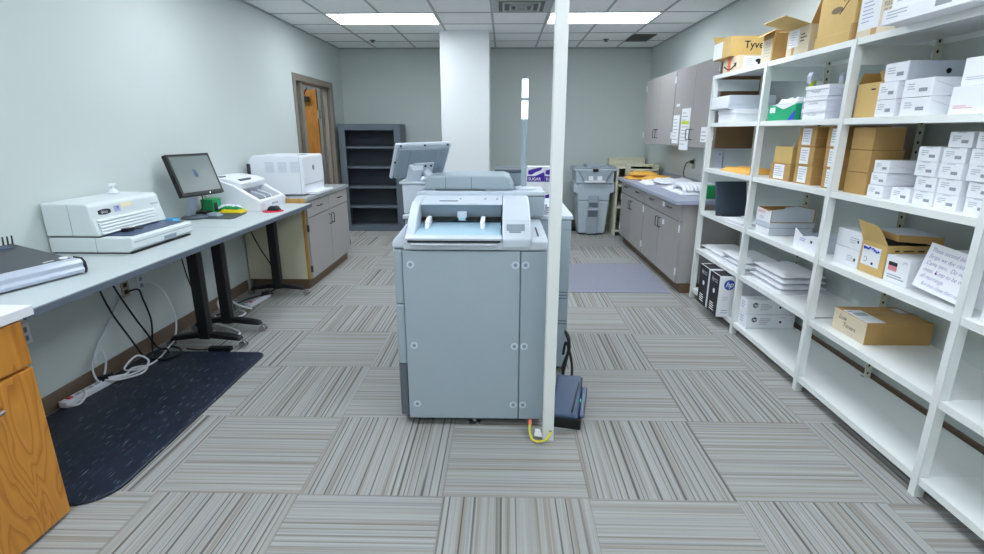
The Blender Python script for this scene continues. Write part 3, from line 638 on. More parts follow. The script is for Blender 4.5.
for z0, z1, mm in ((.69, DZ-.004, 'cop'), (.36, .685, 'cop'), (.055, .355, 'copdk')):
    part('corner_cover', B().prism([(DX0-.002, FY+.012), (DX0-.002, FY+.3), (DX0-.05, FY+.3), (DX0-.052, FY+.05), (DX0-.044, FY+.02)], 2, z0, z1), mm, dk, w=True, bev=.006)
ft = B()
for xx, yy in ((-.40, 2.56), (-.15, 2.50), (.13, 2.56), (-.40, 3.0), (.13, 3.0)): ft.lathe([(.03, 0), (.03, .008), (.012, .016), (.012, .046)], (xx, yy, 0), 14)
part('levelling_feet', ft, 'chrome', dk, w=True)
part('caster', B().tube([(-.44, 2.55, .024), (-.41, 2.55, .024)], .024, 14).tube([(.05, 2.6, .024), (.08, 2.6, .024)], .024, 14).tube([(-.44, 3.02, .024), (-.41, 3.02, .024)], .024, 14), 'black', dk, w=True)
# inserter on the deck
ins = part('inserter', B().prism([(FY-.005, DZ+.002), (FY-.008, DZ+.045), (FY+.03, DZ+.06), (3.05, DZ+.06), (3.05, DZ+.002)], 0, DX0+.01, DX1).prism([(FY+.34, DZ+.06), (FY+.34, DZ+.1), (3.05, DZ+.1), (3.05, DZ+.06)], 0, -.44, .135), 'coptop', cp, w=True, bev=.008)
part('left_cheek', B().prism([(FY-.006, DZ+.05), (FY+.14, DZ+.14), (FY+.26, DZ+.20), (FY+.42, DZ+.215), (FY+.58, DZ+.20), (FY+.58, DZ+.05)], 0, -.485, -.438), 'coptop', ins, w=True, bev=.008)
part('left_shoulder', B().prism([(-.552, DZ), (-.48, DZ), (-.48, DZ+.12), (-.515, DZ+.075), (-.548, DZ+.04)], 1, FY+.03, 3.0), 'coptop', ins, w=True, bev=.012)
part('hood', B().prism([(FY+.29, DZ+.115), (FY+.262, DZ+.186), (FY+.43, DZ+.206), (FY+.58, DZ+.195), (FY+.58, DZ+.10), (FY+.44, DZ+.10)], 0, -.438, -.012), 'copmid', ins, w=True, bev=.004)
part('hood_lid', B().prism([(FY+.26, DZ+.184), (FY+.256, DZ+.190), (FY+.43, DZ+.2105), (FY+.585, DZ+.20), (FY+.585, DZ+.190), (FY+.43, DZ+.20)], 0, -.442, -.008), 'coptop', ins, w=True, bev=.003)
part('hood_gap', B().box(-.437, -.013, FY+.26, FY+.30, DZ+.105, DZ+.12), 'dark', ins, w=True)
part('lid_marks', B().hexa([(-.345,FY+.318,DZ+.1965), (-.245,FY+.318,DZ+.1965), (-.245,FY+.336,DZ+.1985), (-.345,FY+.336,DZ+.1985), (-.345,FY+.318,DZ+.1985), (-.245,FY+.318,DZ+.1985), (-.245,FY+.336,DZ+.2007), (-.345,FY+.336,DZ+.2007)]).disc((-.235, FY+.37, DZ+.2015), 2, .006, .005, 10).disc((-.10, FY+.37, DZ+.2015), 2, .006, .005, 10).disc((-.035, FY+.37, DZ+.2015), 2, .006, .005, 10), 'copdk', ins, w=True)
part('hood_latch', B().prism([(FY+.258, DZ+.118), (FY+.258, DZ+.148), (FY+.28, DZ+.152), (FY+.29, DZ+.12)], 0, -.245, -.195), 'coptop', ins, w=True, bev=.003)
part('release_tab', B().prism([(FY+.252, DZ+.104), (FY+.252, DZ+.119), (FY+.275, DZ+.119), (FY+.275, DZ+.104)], 0, -.238, -.202), 'tray', ins, w=True, bev=.003)
part('tray_floor', B().prism([(FY+.012, DZ+.066), (FY+.012, DZ+.071), (FY+.44, DZ+.104), (FY+.44, DZ+.066)], 0, -.437, -.014), 'tray', ins, w=True)
part('tray_back_wall', B().prism([(FY+.31, DZ+.085), (FY+.30, DZ+.13), (FY+.31, DZ+.13), (FY+.33, DZ+.085)], 0, -.437, -.014), 'tray', ins, w=True)
for xx in (-.40, -.118): part('paper_guide', B().prism([(FY+.13, DZ+.08), (FY+.14, DZ+.115), (FY+.19, DZ+.128), (FY+.25, DZ+.13), (FY+.255, DZ+.09)], 0, xx, xx+.022), 'white', ins, w=True, bev=.005)
part('tray_sensor', B().disc((-.213, FY+.285, DZ+.105), 1, .007, .02, 14).box(-.246, -.243, FY+.298, FY+.304, DZ+.088, DZ+.125).box(-.166, -.163, FY+.298, FY+.304, DZ+.088, DZ+.125), 'ink', ins, w=True)
part('front_lip', B().prism([(FY-.02, DZ+.052), (FY-.024, DZ+.064), (FY+.012, DZ+.074), (FY+.02, DZ+.055)], 0, -.475, -.008).prism([(FY-.018, DZ+.024), (FY-.024, DZ+.034), (FY, DZ+.04), (FY, DZ+.022)], 0, -.45, -.03), 'coptop', ins, w=True, bev=.003)
part('lip_gap', B().box(-.465, -.015, FY-.014, FY-.005, DZ+.041, DZ+.053), 'seam', ins, w=True)
part('pod', B().prism([(FY-.012, DZ+.012), (FY-.016, DZ+.06), (FY+.1, DZ+.135), (FY+.25, DZ+.192), (FY+.43, DZ+.213), (FY+.58, DZ+.2), (FY+.58, DZ+.05)], 0, -.006, .136), 'coptop', ins, w=True, bev=.009)
sl = math.atan2(.075, .116)
def podpt(x, s): return (x, FY-.016+s*math.cos(sl), DZ+.06+s*math.sin(sl))
off = Vector((0, -math.sin(sl), math.cos(sl))) * .0015
q = B(); pp = [podpt(.028, .045), podpt(.085, .045), podpt(.085, .06), podpt(.105, .06), podpt(.105, .105), podpt(.015, .105), podpt(.015, .06), podpt(.028, .06)]
q.add([Vector(p)-off*.2 for p in pp] + [Vector(p)+off for p in pp], [tuple(range(8, 16))] + [(i, (i+1) % 8, (i+1) % 8+8, i+8) for i in range(8)])
part('label_plate', q, 'copmid', ins, w=True)
part('deck_slot', B().box(.168, .176, FY+.06, FY+.30, DZ+.0595, DZ+.062), 'seam', ins, w=True)
# engine
en = part('engine', B().box(-.60, .41, 3.10, 3.92, .05, 1.02), 'cop', cp, w=True, bev=.008)
part('engine_top', B().box(-.61, .42, 3.09, 3.93, 1.02, 1.045), 'coptop', en, w=True, bev=.006)
part('panel_seam', B().box(.4095, .411, 3.12, 3.9, .955, .96).box(.36, .41, 3.098, 3.101, .955, .96), 'copmid', en, w=True)
part('louvres', B().box(.30, .40, 3.097, 3.1005, .52, .525).box(.30, .40, 3.097, 3.1005, .54, .545).box(.30, .40, 3.097, 3.1005, .56, .565).box(.30, .40, 3.097, 3.1005, .35, .355).box(.30, .40, 3.097, 3.1005, .37, .375), 'copdk', en, w=True)
part('castors', B().tube([(-.5, 3.2, .026), (-.46, 3.2, .026)], .026, 14).tube([(.34, 3.2, .026), (.38, 3.2, .026)], .026, 14).tube([(-.5, 3.84, .026), (-.46, 3.84, .026)], .026, 14).tube([(.34, 3.84, .026), (.38, 3.84, .026)], .026, 14), 'black', en, w=True)
part('side_tower', B().prism([(-.61, 1.045), (-.615, 1.225), (-.47, 1.225), (-.47, 1.045)], 1, 3.14, 3.6), 'coptop', en, w=True, bev=.008)
part('tower_cap', B().box(-.63, -.46, 3.13, 3.62, 1.225, 1.24), 'coptop', en, w=True, bev=.004)
rl = part('relay_bar', B().box(-.495, .238, 3.02, 3.30, 1.045, 1.172), 'cop', cp, w=True, bev=.01)
part('bar_top', B().prism([(-.50, 1.172), (-.505, 1.188), (-.49, 1.197), (.235, 1.197), (.245, 1.18), (.24, 1.172)], 1, 3.01, 3.30), 'coptop', rl, w=True, bev=.006)
part('end_roller', B().tube([(-.498, 3.02, 1.16), (-.498, 3.25, 1.16)], .018, 14), 'coptop', rl, w=True)
ds_ = part('document_feeder', B().prism([(-.468, 1.198), (-.455, 1.268), (-.435, 1.28), (.0, 1.28), (.035, 1.268), (.062, 1.212), (.06, 1.198), (-.2, 1.198)], 1, 3.06, 3.45), 'cop', cp, w=True, bev=.012)
part('feeder_seams', B().box(-.342, -.339, 3.0585, 3.0605, 1.205, 1.275).box(-.191, -.188, 3.0585, 3.0605, 1.205, 1.275), 'copdk', ds_, w=True)
part('feeder_grip', B().tube([(-.40, 3.045, 1.203), (-.14, 3.045, 1.203), (-.12, 3.045, 1.201), (-.105, 3.05, 1.196)], .005), 'copdk', ds_, w=True)
part('feeder_slot', B().box(-.285, -.125, 3.052, 3.062, 1.198, 1.206), 'white', ds_, w=True)
part('finisher', B().box(-.30, .12, 3.5, 3.92, 1.045, 1.18).box(-.05, .12, 3.5, 3.8, 1.18, 1.27), 'copmid', cp, w=True, bev=.012)
part('finisher_lid', B().box(-.06, .125, 3.49, 3.81, 1.27, 1.288), 'copdk', cp, w=True, bev=.005)
# console
cc = Vector((-.505, 3.22, 1.357))
nn_ = Vector((.493, -.692, -.527)).normalized(); uu = Vector((.8205, .5714, .0174)).normalized(); vv = nn_.cross(uu)
if vv.z < 0: vv = -vv
def cbox(b, cu, cv, cn, du, dv, dn, tap=1):
    ps = []
    for sn in (-1, 1):
        k = tap if sn > 0 else 1
        for su, sv in ((-1,-1),(1,-1),(1,1),(-1,1)): ps.append(cc + uu*(cu+su*du*k) + vv*(cv+sv*dv*k) + nn_*(cn+sn*dn))
    return b.hexa(ps)
cn = part('console', cbox(B(), 0, 0, -.012, .184, .121, .012), 'coptop', cp, w=True, bev=.01)
part('console_back', cbox(B(), 0, -.004, .006, .172, .105, .010, .95), 'copmid', cn, w=True, bev=.006)
part('back_panel', cbox(B(), .0, -.004, .016, .095, .098, .003), 'copmid', cn, w=True, bev=.003)
for a, b_ in ((-.155, .112), (0, .112), (.155, .112), (-.165, -.105), (-.172, .0)): part('screw', cbox(B(), a, b_, .003, .005, .004, .004), 'ink', cn, w=True)
part('mount_plate', cbox(B(), .01, -.045, .022, .068, .045, .005), 'coptop', cn, w=True, bev=.003)
for a in (.02, .058): part('mount_bolt', cbox(B(), a, -.018, .028, .006, .006, .003), 'ink', cn, w=True)
part('mount_bracket', cbox(B(), -.04, -.065, .034, .05, .06, .022, .65), 'coptop', cn, w=True, bev=.003)
part('console_arm', B().tube([tuple(cc+uu*.03-vv*.06+nn_*.02), tuple(cc+uu*.05-vv*.075+nn_*.06), (-.42, 3.2, 1.25)], .026, 12, 3), 'coptop', cn, w=True)
# signal tower of the copier
st = part('signal_tower', B().tube([(.118, 3.12, 1.197), (.118, 3.12, 1.60)], .016, 16), 'cop', cp, w=True)
part('tower_foot', B().lathe([(.065, 0), (.065, .012), (.05, .02)], (.128, 3.12, 1.196), 28), 'coptop', st, w=True)
part('lamp_segment', B().tube([(.118, 3.12, 1.60), (.118, 3.12, 1.70)], .018, 16), 'lit', st, w=True)
part('lamp_segment', B().tube([(.118, 3.12, 1.715), (.118, 3.12, 1.815)], .018, 16), 'lit', st, w=True)
part('lamp_cap', B().tube([(.118, 3.12, 1.70), (.118, 3.12, 1.715)], .0185, 16).tube([(.118, 3.12, 1.815), (.118, 3.12, 1.83)], .0185, 16), 'copmid', st, w=True)
# papers tucked beside it
ps_ = thing('paper_bundle', (.29, 3.22, 1.0455), 'white printed sheets stacked on the copier behind the pole', 'paper')
for k in range(4): part('sheet', B().box(-.035+.004*k, .06, -.1, .1-.01*k, .012*k, .012*k+.011), 'paper', ps_)
part('print', lines(B(), (-.03, -.1, .04), 'N', .07, 3, .014, .004, 3), 'ink', ps_)

# power pole
pp_ = thing('power_pole', (.236, 2.366, 0), 'tall ivory square service pole in front of the copier', 'pole')
part('shaft', B().box(-.0275, .0275, -.03, .03, 0, H-.008), 'polep', pp_, bev=.004)
part('cable_hole', B().disc((.012, -.032, .055), 1, .007, .003, 12), 'ink', pp_)
part('ground_wire', B().tube([(.014, -.033, .055), (-.01, -.06, .03), (-.05, -.06, .015), (-.085, -.04, .02), (-.095, -.01, .06), (-.09, .02, .075)], .006, 8, 6), 'yel', pp_, smooth=True)
part('wire_tip', B().tube([(-.092, .01, .068), (-.09, .03, .085)], .009, 8), 'orange', pp_)
part('wire_tag', B().hexa([(-.07, -.02, .022), (-.03, -.03, .022), (-.03, .0, .022), (-.07, .0, .022), (-.065, -.015, .055), (-.04, -.02, .05), (-.04, -.005, .05), (-.065, -.005, .055)]), 'white', pp_)
# power conditioner
uc = thing('battery_backup', (.365, 2.60, 0), 'slate-blue battery backup unit on the floor beside the pole', 'battery backup', rz=-.22)
part('base', B().box(-.065, .085, -.15, .12, 0, .06), 'blackp', uc, bev=.006)
tp = part('housing', B().prism([(-.155, .06), (-.165, .085), (.10, .185), (.13, .18), (.13, .06)], 0, -.075, .07), 'steelblue', uc, bev=.012)
part('top_groove', B().tube([(.035, -.14, .098), (.045, -.03, .138), (.052, .06, .172)], .004, 6), 'blackp', tp)
part('side_unit', B().prism([(-.13, .06), (-.13, .075), (.08, .135), (.1, .13), (.1, .06)], 0, .072, .10), 'steelblue', uc, bev=.006)
part('status_light', B().box(.069, .0725, -.03, -.02, .105, .115), 'led', uc)
part('cables', B().tube([(-.03, .12, .10), (-.05, .17, .2), (-.02, .2, .32), (-.05, .24, .4), (-.03, .3, .3), (-.06, .26, .1)], .009, 7, 6).tube([(0, .12, .08), (.0, .2, .2), (-.04, .22, .34), (-.06, .25, .25)], .008, 7, 6), 'blackp', uc, smooth=True)

# ================================================================= back: bin, sorter, reams
bn = thing('waste_cart', (1.345, 8.02, 0), 'grey plastic wheeled waste cart against the back wall', 'waste cart')
q = B(); prof = [(0, .20, .17), (.5, .235, .2), (.78, .255, .22)]
def ring(hw, hd, z): return [(-hw, -hd, z), (hw, -hd, z), (hw, hd, z), (-hw, hd, z)]
for (za, wa, da), (zb, wb, db) in zip(prof, prof[1:]): q.hexa(ring(wa, da, za+.02) + ring(wb, db, zb+.02))
part('body', q, 'binp', bn, bev=.02)
part('collar', B().hexa(ring(.275, .235, .78) + ring(.285, .245, .97)), 'binp', bn, bev=.012)
for s_ in (-1, 1): part('side_grip', B().prism([(s_*.305, .66), (s_*.22, .62), (s_*.22, .80), (s_*.30, .80)], 1, -.21, .15), 'binp', bn, bev=.008)
part('rim', B().hexa(ring(.31, .27, .965) + ring(.31, .27, .995)), 'binp', bn, bev=.01)
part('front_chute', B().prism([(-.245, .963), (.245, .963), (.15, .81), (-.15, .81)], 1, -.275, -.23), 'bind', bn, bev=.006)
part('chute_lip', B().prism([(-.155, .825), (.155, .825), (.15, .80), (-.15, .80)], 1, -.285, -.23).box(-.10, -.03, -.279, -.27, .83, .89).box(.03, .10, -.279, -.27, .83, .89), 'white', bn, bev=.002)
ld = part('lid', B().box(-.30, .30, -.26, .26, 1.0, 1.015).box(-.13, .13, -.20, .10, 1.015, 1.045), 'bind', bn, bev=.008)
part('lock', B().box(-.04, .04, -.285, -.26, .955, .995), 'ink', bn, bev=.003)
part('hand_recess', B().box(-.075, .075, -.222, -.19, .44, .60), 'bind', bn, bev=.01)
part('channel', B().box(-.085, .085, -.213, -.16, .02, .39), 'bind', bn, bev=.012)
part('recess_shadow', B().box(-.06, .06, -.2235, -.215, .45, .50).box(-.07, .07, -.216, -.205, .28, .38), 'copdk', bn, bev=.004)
part('wheel', B().tube([(.20, .16, .06), (.27, .16, .06)], .06, 18).tube([(-.27, .16, .06), (-.20, .16, .06)], .06, 18), 'black', bn)
so = thing('paper_sorter', (1.9, 8.2, 0), 'pale green open sorter shelf in the back right corner beyond the counter', 'shelf')
part('side_panel', B().box(-.24, -.215, -.45, .3, 0, 1.03), 'olive', so, bev=.003); part('side_panel', B().box(.30, .325, -.45, .3, 0, 1.03), 'olive', so, bev=.003)
part('back_panel', B().box(-.215, .30, .28, .3, 0, 1.03), 'olive', so)
for z in (.06, .42, .74, 1.0): part('shelf', B().box(-.215, .30, -.44, .28, z, z+.03), 'olive', so)
part('riser', B().box(-.24, .325, .20, .3, 1.03, 1.12).box(-.24, .325, .19, .2, 1.10, 1.13), 'olive', so, bev=.003)
fb_ = thing('file_tray', (1.98, 7.62, .91), 'pale green letter tray at the far end of the counter', 'tray')
part('tray_frame', B().box(-.2, -.19, -.15, .15, 0, .16).box(.19, .2, -.15, .15, 0, .16).box(-.19, .19, .14, .15, 0, .16).box(-.19, .19, -.15, .14, 0, .01), 'olive', fb_, bev=.002)
part('tray_shelf', B().box(-.19, .19, -.15, .14, .08, .088), 'olive', fb_)

rc = thing('stock_cart', (.50, 6.85, 0), 'low grey cart behind the copier carrying boxed reams', 'cart')
part('top', B().box(-.26, .25, -.2, .25, .44, .47), 'copmid', rc, bev=.004)
for sx in (-.25, .21):
    for sy in (-.18, .2): part('leg', B().box(sx, sx+.03, sy, sy+.03, 0, .44), 'copmid', rc)
def ream(x, z, label):
    r = thing('ream_carton', (x, 6.80, z), label, 'paper carton', 'purple and white paper cartons behind the copier')
    part('carton', B().box(-.108, .108, -.14, .14, 0, .312), 'white', r, bev=.003)
    bnd = part('purple_band', B().box(-.1085, .1085, -.1415, -.139, .13, .20), 'purple', r)
    text('SUGAR', .05, (-.095, -.142, .147), 'N', bnd, 'white', sx=1.0, bold=.001)
    part('purple_swoosh', B().prism([(-.10, .225), (-.095, .27), (-.03, .29), (.04, .305), (.085, .305), (.06, .272), (.0, .25), (-.06, .215)], 1, -.142, -.139).prism([(-.01, .2), (.1, .25), (.108, .20)], 1, -.142, -.139), 'purple', r)
    part('lid_seam', B().box(-.1085, .1085, -.1408, -.139, .306, .309), 'lav', r)
    return r
r0 = ream(.405, .782, 'white carton with purple band, top of the stack left of the pole')
dup(r0, (.625, 6.80, .782), 'white carton with purple band, top of the stack half hidden by the pole')
dup(r0, (.405, 6.80, .47), 'white carton with purple band, below the upper carton left of the pole')
dup(r0, (.625, 6.80, .47), 'white carton with purple band, lower one half hidden by the pole')

# ================================================================= right: base cabinets, uppers
def rcab(y0, y1, label, name='base_cabinet', near=False):
    c = thing(name, (1.95, (y0+y1)/2, 0), label, 'cabinet', 'taupe base cabinets along the right wall')
    part('carcass', B().box(1.69, XR-.01, y0, y1, .1, .872), 'taupe', c, w=True, bev=.002)
    part('toe_kick', B().box(1.735, XR-.02, y0+.004, y1-.004, 0, .1), 'kick', c, w=True)
    ym = (y0+y1)/2
    for a, b_, hs in ((y0+.004, ym-.002, 1), (ym+.002, y1-.004, -1)):
        d = part('drawer', B().box(1.67, 1.69, a, b_, .705, .866), 'taupe', c, w=True, bev=.002)
        part('drawer_pull', pull(B(), 1, (1.67, (a+b_)/2, .80), .1, -.03), 'charcoal', d, w=True)
        e = part('door', B().box(1.67, 1.69, a, b_, .11, .697), 'taupe', c, w=True, bev=.002)
        part('door_handle', pull(B(), 2, (1.67, ym-hs*.045, .60), .1, -.03), 'charcoal', e, w=True)
        yh = a-.001 if hs == 1 else b_-.011
        for z in (.18, .60): part('hinge', B().box(1.663, 1.672, yh, yh+.014, z, z+.075), 'white', e, w=True)
    return c
c1 = rcab(4.885, 6.195, 'taupe base cabinet nearest the white shelving, with white tags on its fronts')
for y, z in ((5.44, .80), (5.40, .62)): part('white_tag', B().box(1.668, 1.6705, y-.035, y+.035, z-.024, z+.024), 'white', c1, w=True)
c2 = rcab(6.20, 7.42, 'taupe base cabinet at the far end, beside the grey waste cart')
ct_ = thing('countertop', (1.93, 6.1, .872), 'long grey-blue countertop over the right base cabinets', 'countertop')
part('slab', B().box(1.60, XR-.002, 4.835, 7.45, .872, .91), 'ctop', ct_, w=True, bev=.004)
part('backsplash', B().box(XR-.02, XR-.002, 4.835, 7.45, .91, .985), 'ctop', ct_, w=True, bev=.003)
def ucab(y0, y1, label):
    c = thing('wall_cabinet', (2.08, (y0+y1)/2, 1.38), label, 'cabinet', 'taupe wall cabinets along the right wall')
    part('carcass', B().box(1.92, XR-.001, y0, y1, 1.38, 2.168), 'taupe', c, w=True)
    ym = (y0+y1)/2
    for a, b_, s in ((y0+.004, ym-.0015, 1), (ym+.0015, y1-.004, -1)):
        d = part('door', B().box(1.90, 1.92, a, b_, 1.375, 2.17), 'taupe', c, w=True, bev=.002)
        part('door_handle', pull(B(), 2, (1.90, ym-s*.05, 1.50), .1, -.03), 'charcoal', d, w=True)
        yh = a-.002 if s == 1 else b_-.010
        for z in (1.45, 2.04): part('hinge', B().box(1.893, 1.902, yh, yh+.014, z, z+.07), 'white', d, w=True)
    return c
u1 = ucab(4.92, 6.13, 'taupe wall cabinet with papers taped to its doors, nearest the shelving')
part('end_panel', B().box(1.921, XR-.002, 4.912, 4.92, 1.38, 2.166), 'particle', u1, w=True)['label'] = 'brown end panel'  # end panel coloured browner and darker than the taupe carcass
ucab(6.14, 7.36, 'taupe wall cabinet in the back right corner')
def sheet(name, y, z0, w_, h_, label, kink=0, yellow=False, x=1.8985):
    s = thing(name, (x, y, z0), label, 'paper', 'papers taped to the wall cabinet doors')
    part('paper', B().box(-.002, 0, -w_/2, w_/2, 0, h_), 'paper', s)
    part('print', lines(B(), (-.0022, w_/2-.02, h_-.05), 'F', w_-.05, int(h_/.035)-1, .035, .008, int(y*10)), 'inkg', s)
    if yellow: part('highlight', B().box(-.0035, -.002, -w_/2+.03, w_/2-.02, h_*.62, h_*.70), 'ygreen', s)
    return s
sheet('notice_sheet', 6.0, 1.40, .21, .30, 'white printed sheet taped on the cabinet door, leftmost of the group')
sheet('notice_sheet', 5.70, 1.34, .27, .42, 'long white sheet with yellow highlighting hanging below the cabinet door', yellow=True)
sheet('notice_sheet', 5.12, 1.43, .21, .14, 'short white note on the cabinet door close to the shelving post')
tag(part('door_tag', B().box(1.897, 1.8995, 5.93, 6.04, 1.79, 1.815), 'white'), 'tiny white tag stuck above the taped sheets on the cabinet door', 'tag')

# stuff on the right counter
def packet(name, x0, x1, y0, y1, z, h, m, label, cat, group=None, seed=1, wob=.3):
    o = part(name, B().soft(x0-(x0+x1)/2, x1-(x0+x1)/2, y0-(y0+y1)/2, y1-(y0+y1)/2, 0, h, seed, 9, wob), m, smooth=True)
    o.location = ((x0+x1)/2, (y0+y1)/2, z); return tag(o, label, cat, group)
KZ = .911
packet('manila_envelope', 1.66, 2.02, 7.0, 7.35, KZ, .05, 'manila', 'manila envelope stack at the far end of the counter, left one', 'envelope', 'manila envelopes on the counter', 11)
packet('manila_envelope', 1.80, 2.20, 6.69, 6.99, KZ, .07, 'manila', 'manila envelope lying right of the far envelope stack', 'envelope', 'manila envelopes on the counter', 12)
packet('manila_envelope', 1.70, 2.06, 7.01, 7.30, KZ+.052, .05, 'manila', 'topmost manila envelope on the far end of the counter', 'envelope', 'manila envelopes on the counter', 13)
packet('padded_mailer', 1.70, 2.2, 6.28, 6.68, KZ, .045, 'paper', 'flat white mailer on the counter in front of the manila envelopes', 'mailer', 'white mailers on the counter', 14)
packet('padded_mailer', 1.78, 2.2, 5.95, 6.38, KZ+.046, .05, 'bagw', 'crumpled white mailer lying on the flat mailer', 'mailer', 'white mailers on the counter', 15, .6)
packet('padded_mailer', 1.80, 2.22, 5.72, 6.27, KZ, .045, 'paper', 'grey-white mailer under the crumpled one, beside the ribbed bag', 'mailer', 'white mailers on the counter', 18, .4)
rb = thing('ribbed_bag', (2.0, 5.45, KZ), 'white ribbed plastic bag of cups on the counter near the shelving', 'bag')
q = B()
for k in range(9): q.tube([(-.17+.038*k, -.16, .03), (-.17+.038*k, -.1, .075), (-.17+.038*k, .1, .085), (-.17+.038*k, .18, .03)], .024, 10, 4)
part('cup_rows', q, 'bagw', rb, smooth=True); part('film', B().soft(-.22, .2, -.2, .22, 0, .055, 21, 9, .5), 'bagw', rb, smooth=True)
gx = thing('glove_carton', (2.17, 5.02, KZ), 'green carton on the counter behind the end shelving post', 'box', 'green cartons on the counter')
part('carton', B().box(-.07, .07, -.07, .07, 0, .12), 'greenb', gx, bev=.002); part('flap', B().box(-.05, .05, -.0715, -.07, .085, .115), 'green', gx)
dup(gx, (2.0, 5.06, KZ), 'green carton on the counter left of its twin, beside the end post')
wo = thing('wall_outlet', (XR, 6.35, 1.16), 'black wall outlet with a plug above the right counter', 'outlet')
part('plate', B().box(-.006, 0, -.04, .04, -.06, .06), 'steel', wo, bev=.002); part('plug', B().box(-.045, -.006, -.025, .025, .0, .04), 'blackp', wo, bev=.006)
part('lead', B().tube([(-.045, 0, .02), (-.08, .02, .0), (-.09, .06, -.1), (-.06, .1, -.17)], .006, 7, 5), 'blackp', wo)
pl = thing('wall_plate', (XR, 5.60, 1.24), 'pale grey plate with a dark hole on the right wall below the wall cabinet', 'plate')
part('plate', B().box(-.012, 0, -.09, .09, -.09, .09), 'whiteg', pl, bev=.003); part('hole', B().disc((-.013, -.02, .06), 0, .012, .003, 14), 'ink', pl)

# ================================================================= shelving
SX, SB = 1.80, 2.205
PY = [4.78, 3.855, 2.925, 1.968, 1.03]
SZ = [.095, .477, .83, 1.215, 1.60, 1.99]
sh = thing('storage_shelving', (2.0, 2.9, 0), 'long white metal storage shelving along the right wall', 'shelving')
for i, y in enumerate(PY):
    part('front_post', B().box(SX-.004, SX+.036, y-.0175, y-.016, 0, SZ[-1]-.004).box(SX-.006, SX-.003, y-.0175, y+.0175, 0, SZ[-1]-.004).box(SX-.004, SX+.036, y+.016, y+.0175, 0, SZ[-1]-.004), 'post', sh, w=True)
    bp_ = part('back_post', B().box(-.02, .02, -.021, -.018, 0, SZ[-1]-.004).box(.017, .02, -.018, .021, 0, SZ[-1]-.004), 'bpost', sh)
    bp_.location = (SB+.004-2.0, y-2.9, 0)
    part('gusset', B().box(SX+.036, SB-.016, y-.0015, y+.0015, SZ[-1]-.125, SZ[-1]-.032), 'bpost' if 0 else 'post', sh, w=True)
    part('gusset', B().box(SX+.036, SB-.016, y-.0015, y+.0015, .015, SZ[0]-.03), 'post', sh, w=True)
for i in range(4):
    ya, yb = PY[i+1]+.018, PY[i]-.018
    for k, z in enumerate(SZ):
        zz = z - (.012 if (k == 1 and i >= 2) else 0)
        y_a, y_b = (ya-.018, yb+.018) if k == 5 else (ya, yb)
        part('shelf', B().box(SX+.002, SX+.038, y_a, y_b, zz-.004, zz).box(SX+.038, SB-.018, PY[i+1]+.0005 if k < 5 else y_a, PY[i]-.0005 if k < 5 else y_b, zz-.004, zz).box(SB-.018, SB+.02, y_a, y_b, zz-.004, zz).box(SX, SX+.003, y_a, y_b, zz-.032, zz).box(SX+.003, SX+.02, y_a, y_b, zz-.032, zz-.029).box(SB+.017, SB+.02, y_a, y_b, zz-.03, zz-.004), 'shelf', sh, w=True)

# ---- cartons ------------------------------------------------------------
def carton(name, label, group, x0, x1, y0, y1, z, h, m='white', cat='box', lid=0, tape=False, rz=0, bev=.002):
    """closed carton; local axes as the room's, origin at the middle of its bottom"""
    c = thing(name, ((x0+x1)/2, (y0+y1)/2, z+.0005), label, cat, group, rz)
    dx, dy = (x1-x0)/2, (y1-y0)/2
    hb = h if not lid else h - .002
    part('carton', B().box(-dx, dx, -dy, dy, 0, hb), m, c, bev=bev)
    if lid: part('lid', B().box(-dx-.005, dx+.005, -dy-.005, dy+.005, h-lid, h), m, c, bev=bev)
    if tape: part('tape', B().box(-dx-.0008, dx+.0008, -.025, .025, h-.05, h+.0008), 'tape', c)
    return c, dx, dy
def smallprint(c, dx, dy, h, seed=0, bar=True, face='F'):
    """tiny grey print and a bar code on the end"""
    q = B()
    if face == 'F':
        lines(q, (-dx, dy*.7, h*.70), 'F', dy*.7, 3, h*.13, h*.045, seed)
        part('print', q, 'inkg', c)
        if bar: part('bar_code', decal(B(), (-dx, -dy*.1, h*.28), 'F', dy*.55, h*.2, .0009), 'barc', c)

# top of the shelving
T = SZ[-1]
c, dx, dy = carton('smile_carton', 'pale carton with orange tape and a smile arrow, under the yellow carton', 'cartons on top of the shelving', 1.83, 2.13, 4.40, 4.69, T, .115, 'kraftp')
part('orange_tape', B().box(-dx-.001, -dx+.02, -.005, .05, 0, .116), 'orange', c)
part('smile_arrow', B().tube([(-dx-.002, .115-.22*k/12, .055-.032*math.sin(PI*k/12)) for k in range(13)], .0045, 6).tube([(-dx-.002, -.075, .06), (-dx-.002, -.11, .062), (-dx-.002, -.10, .035)], .004, 6), 'ink', c)
part('white_label', B().box(-dx+.04, dx-.02, -dy-.0012, -dy, .01, .105), 'white', c)
part('black_emblem', B().prism([(.0, .03), (.03, .025), (.05, .05), (.04, .06), (.055, .075), (.05, .09), (.02, .085), (.0, .09), (-.02, .08), (-.015, .065), (.0, .06)], 1, -dy-.002, -dy-.001), 'ink', c)
part('print', lines(B(), (-.09, -dy-.0012, .085), 'N', .06, 5, .015, .004, 9), 'inkg', c)
c, dx, dy = carton('open_carton', 'yellow-brown open carton perched on the far end of the shelving top', 'cartons on top of the shelving', 1.79, 2.12, 4.49, 4.83, T+.117, .15, 'kraft')
part('flap', B().hexa([(-dx, dy-.004, .148), (dx, dy-.004, .148), (dx, dy, .148), (-dx, dy, .148), (-dx, dy+.05, .20), (dx, dy+.05, .20), (dx, dy+.054, .20), (-dx, dy+.054, .20)]), 'kraft', c)
part('flap', B().hexa([(dx-.004, -dy, .148), (dx, -dy, .148), (dx, dy, .148), (dx-.004, dy, .148), (dx+.10, -dy, .155), (dx+.104, -dy, .155), (dx+.104, dy, .155), (dx+.10, dy, .155)]), 'kraft', c)
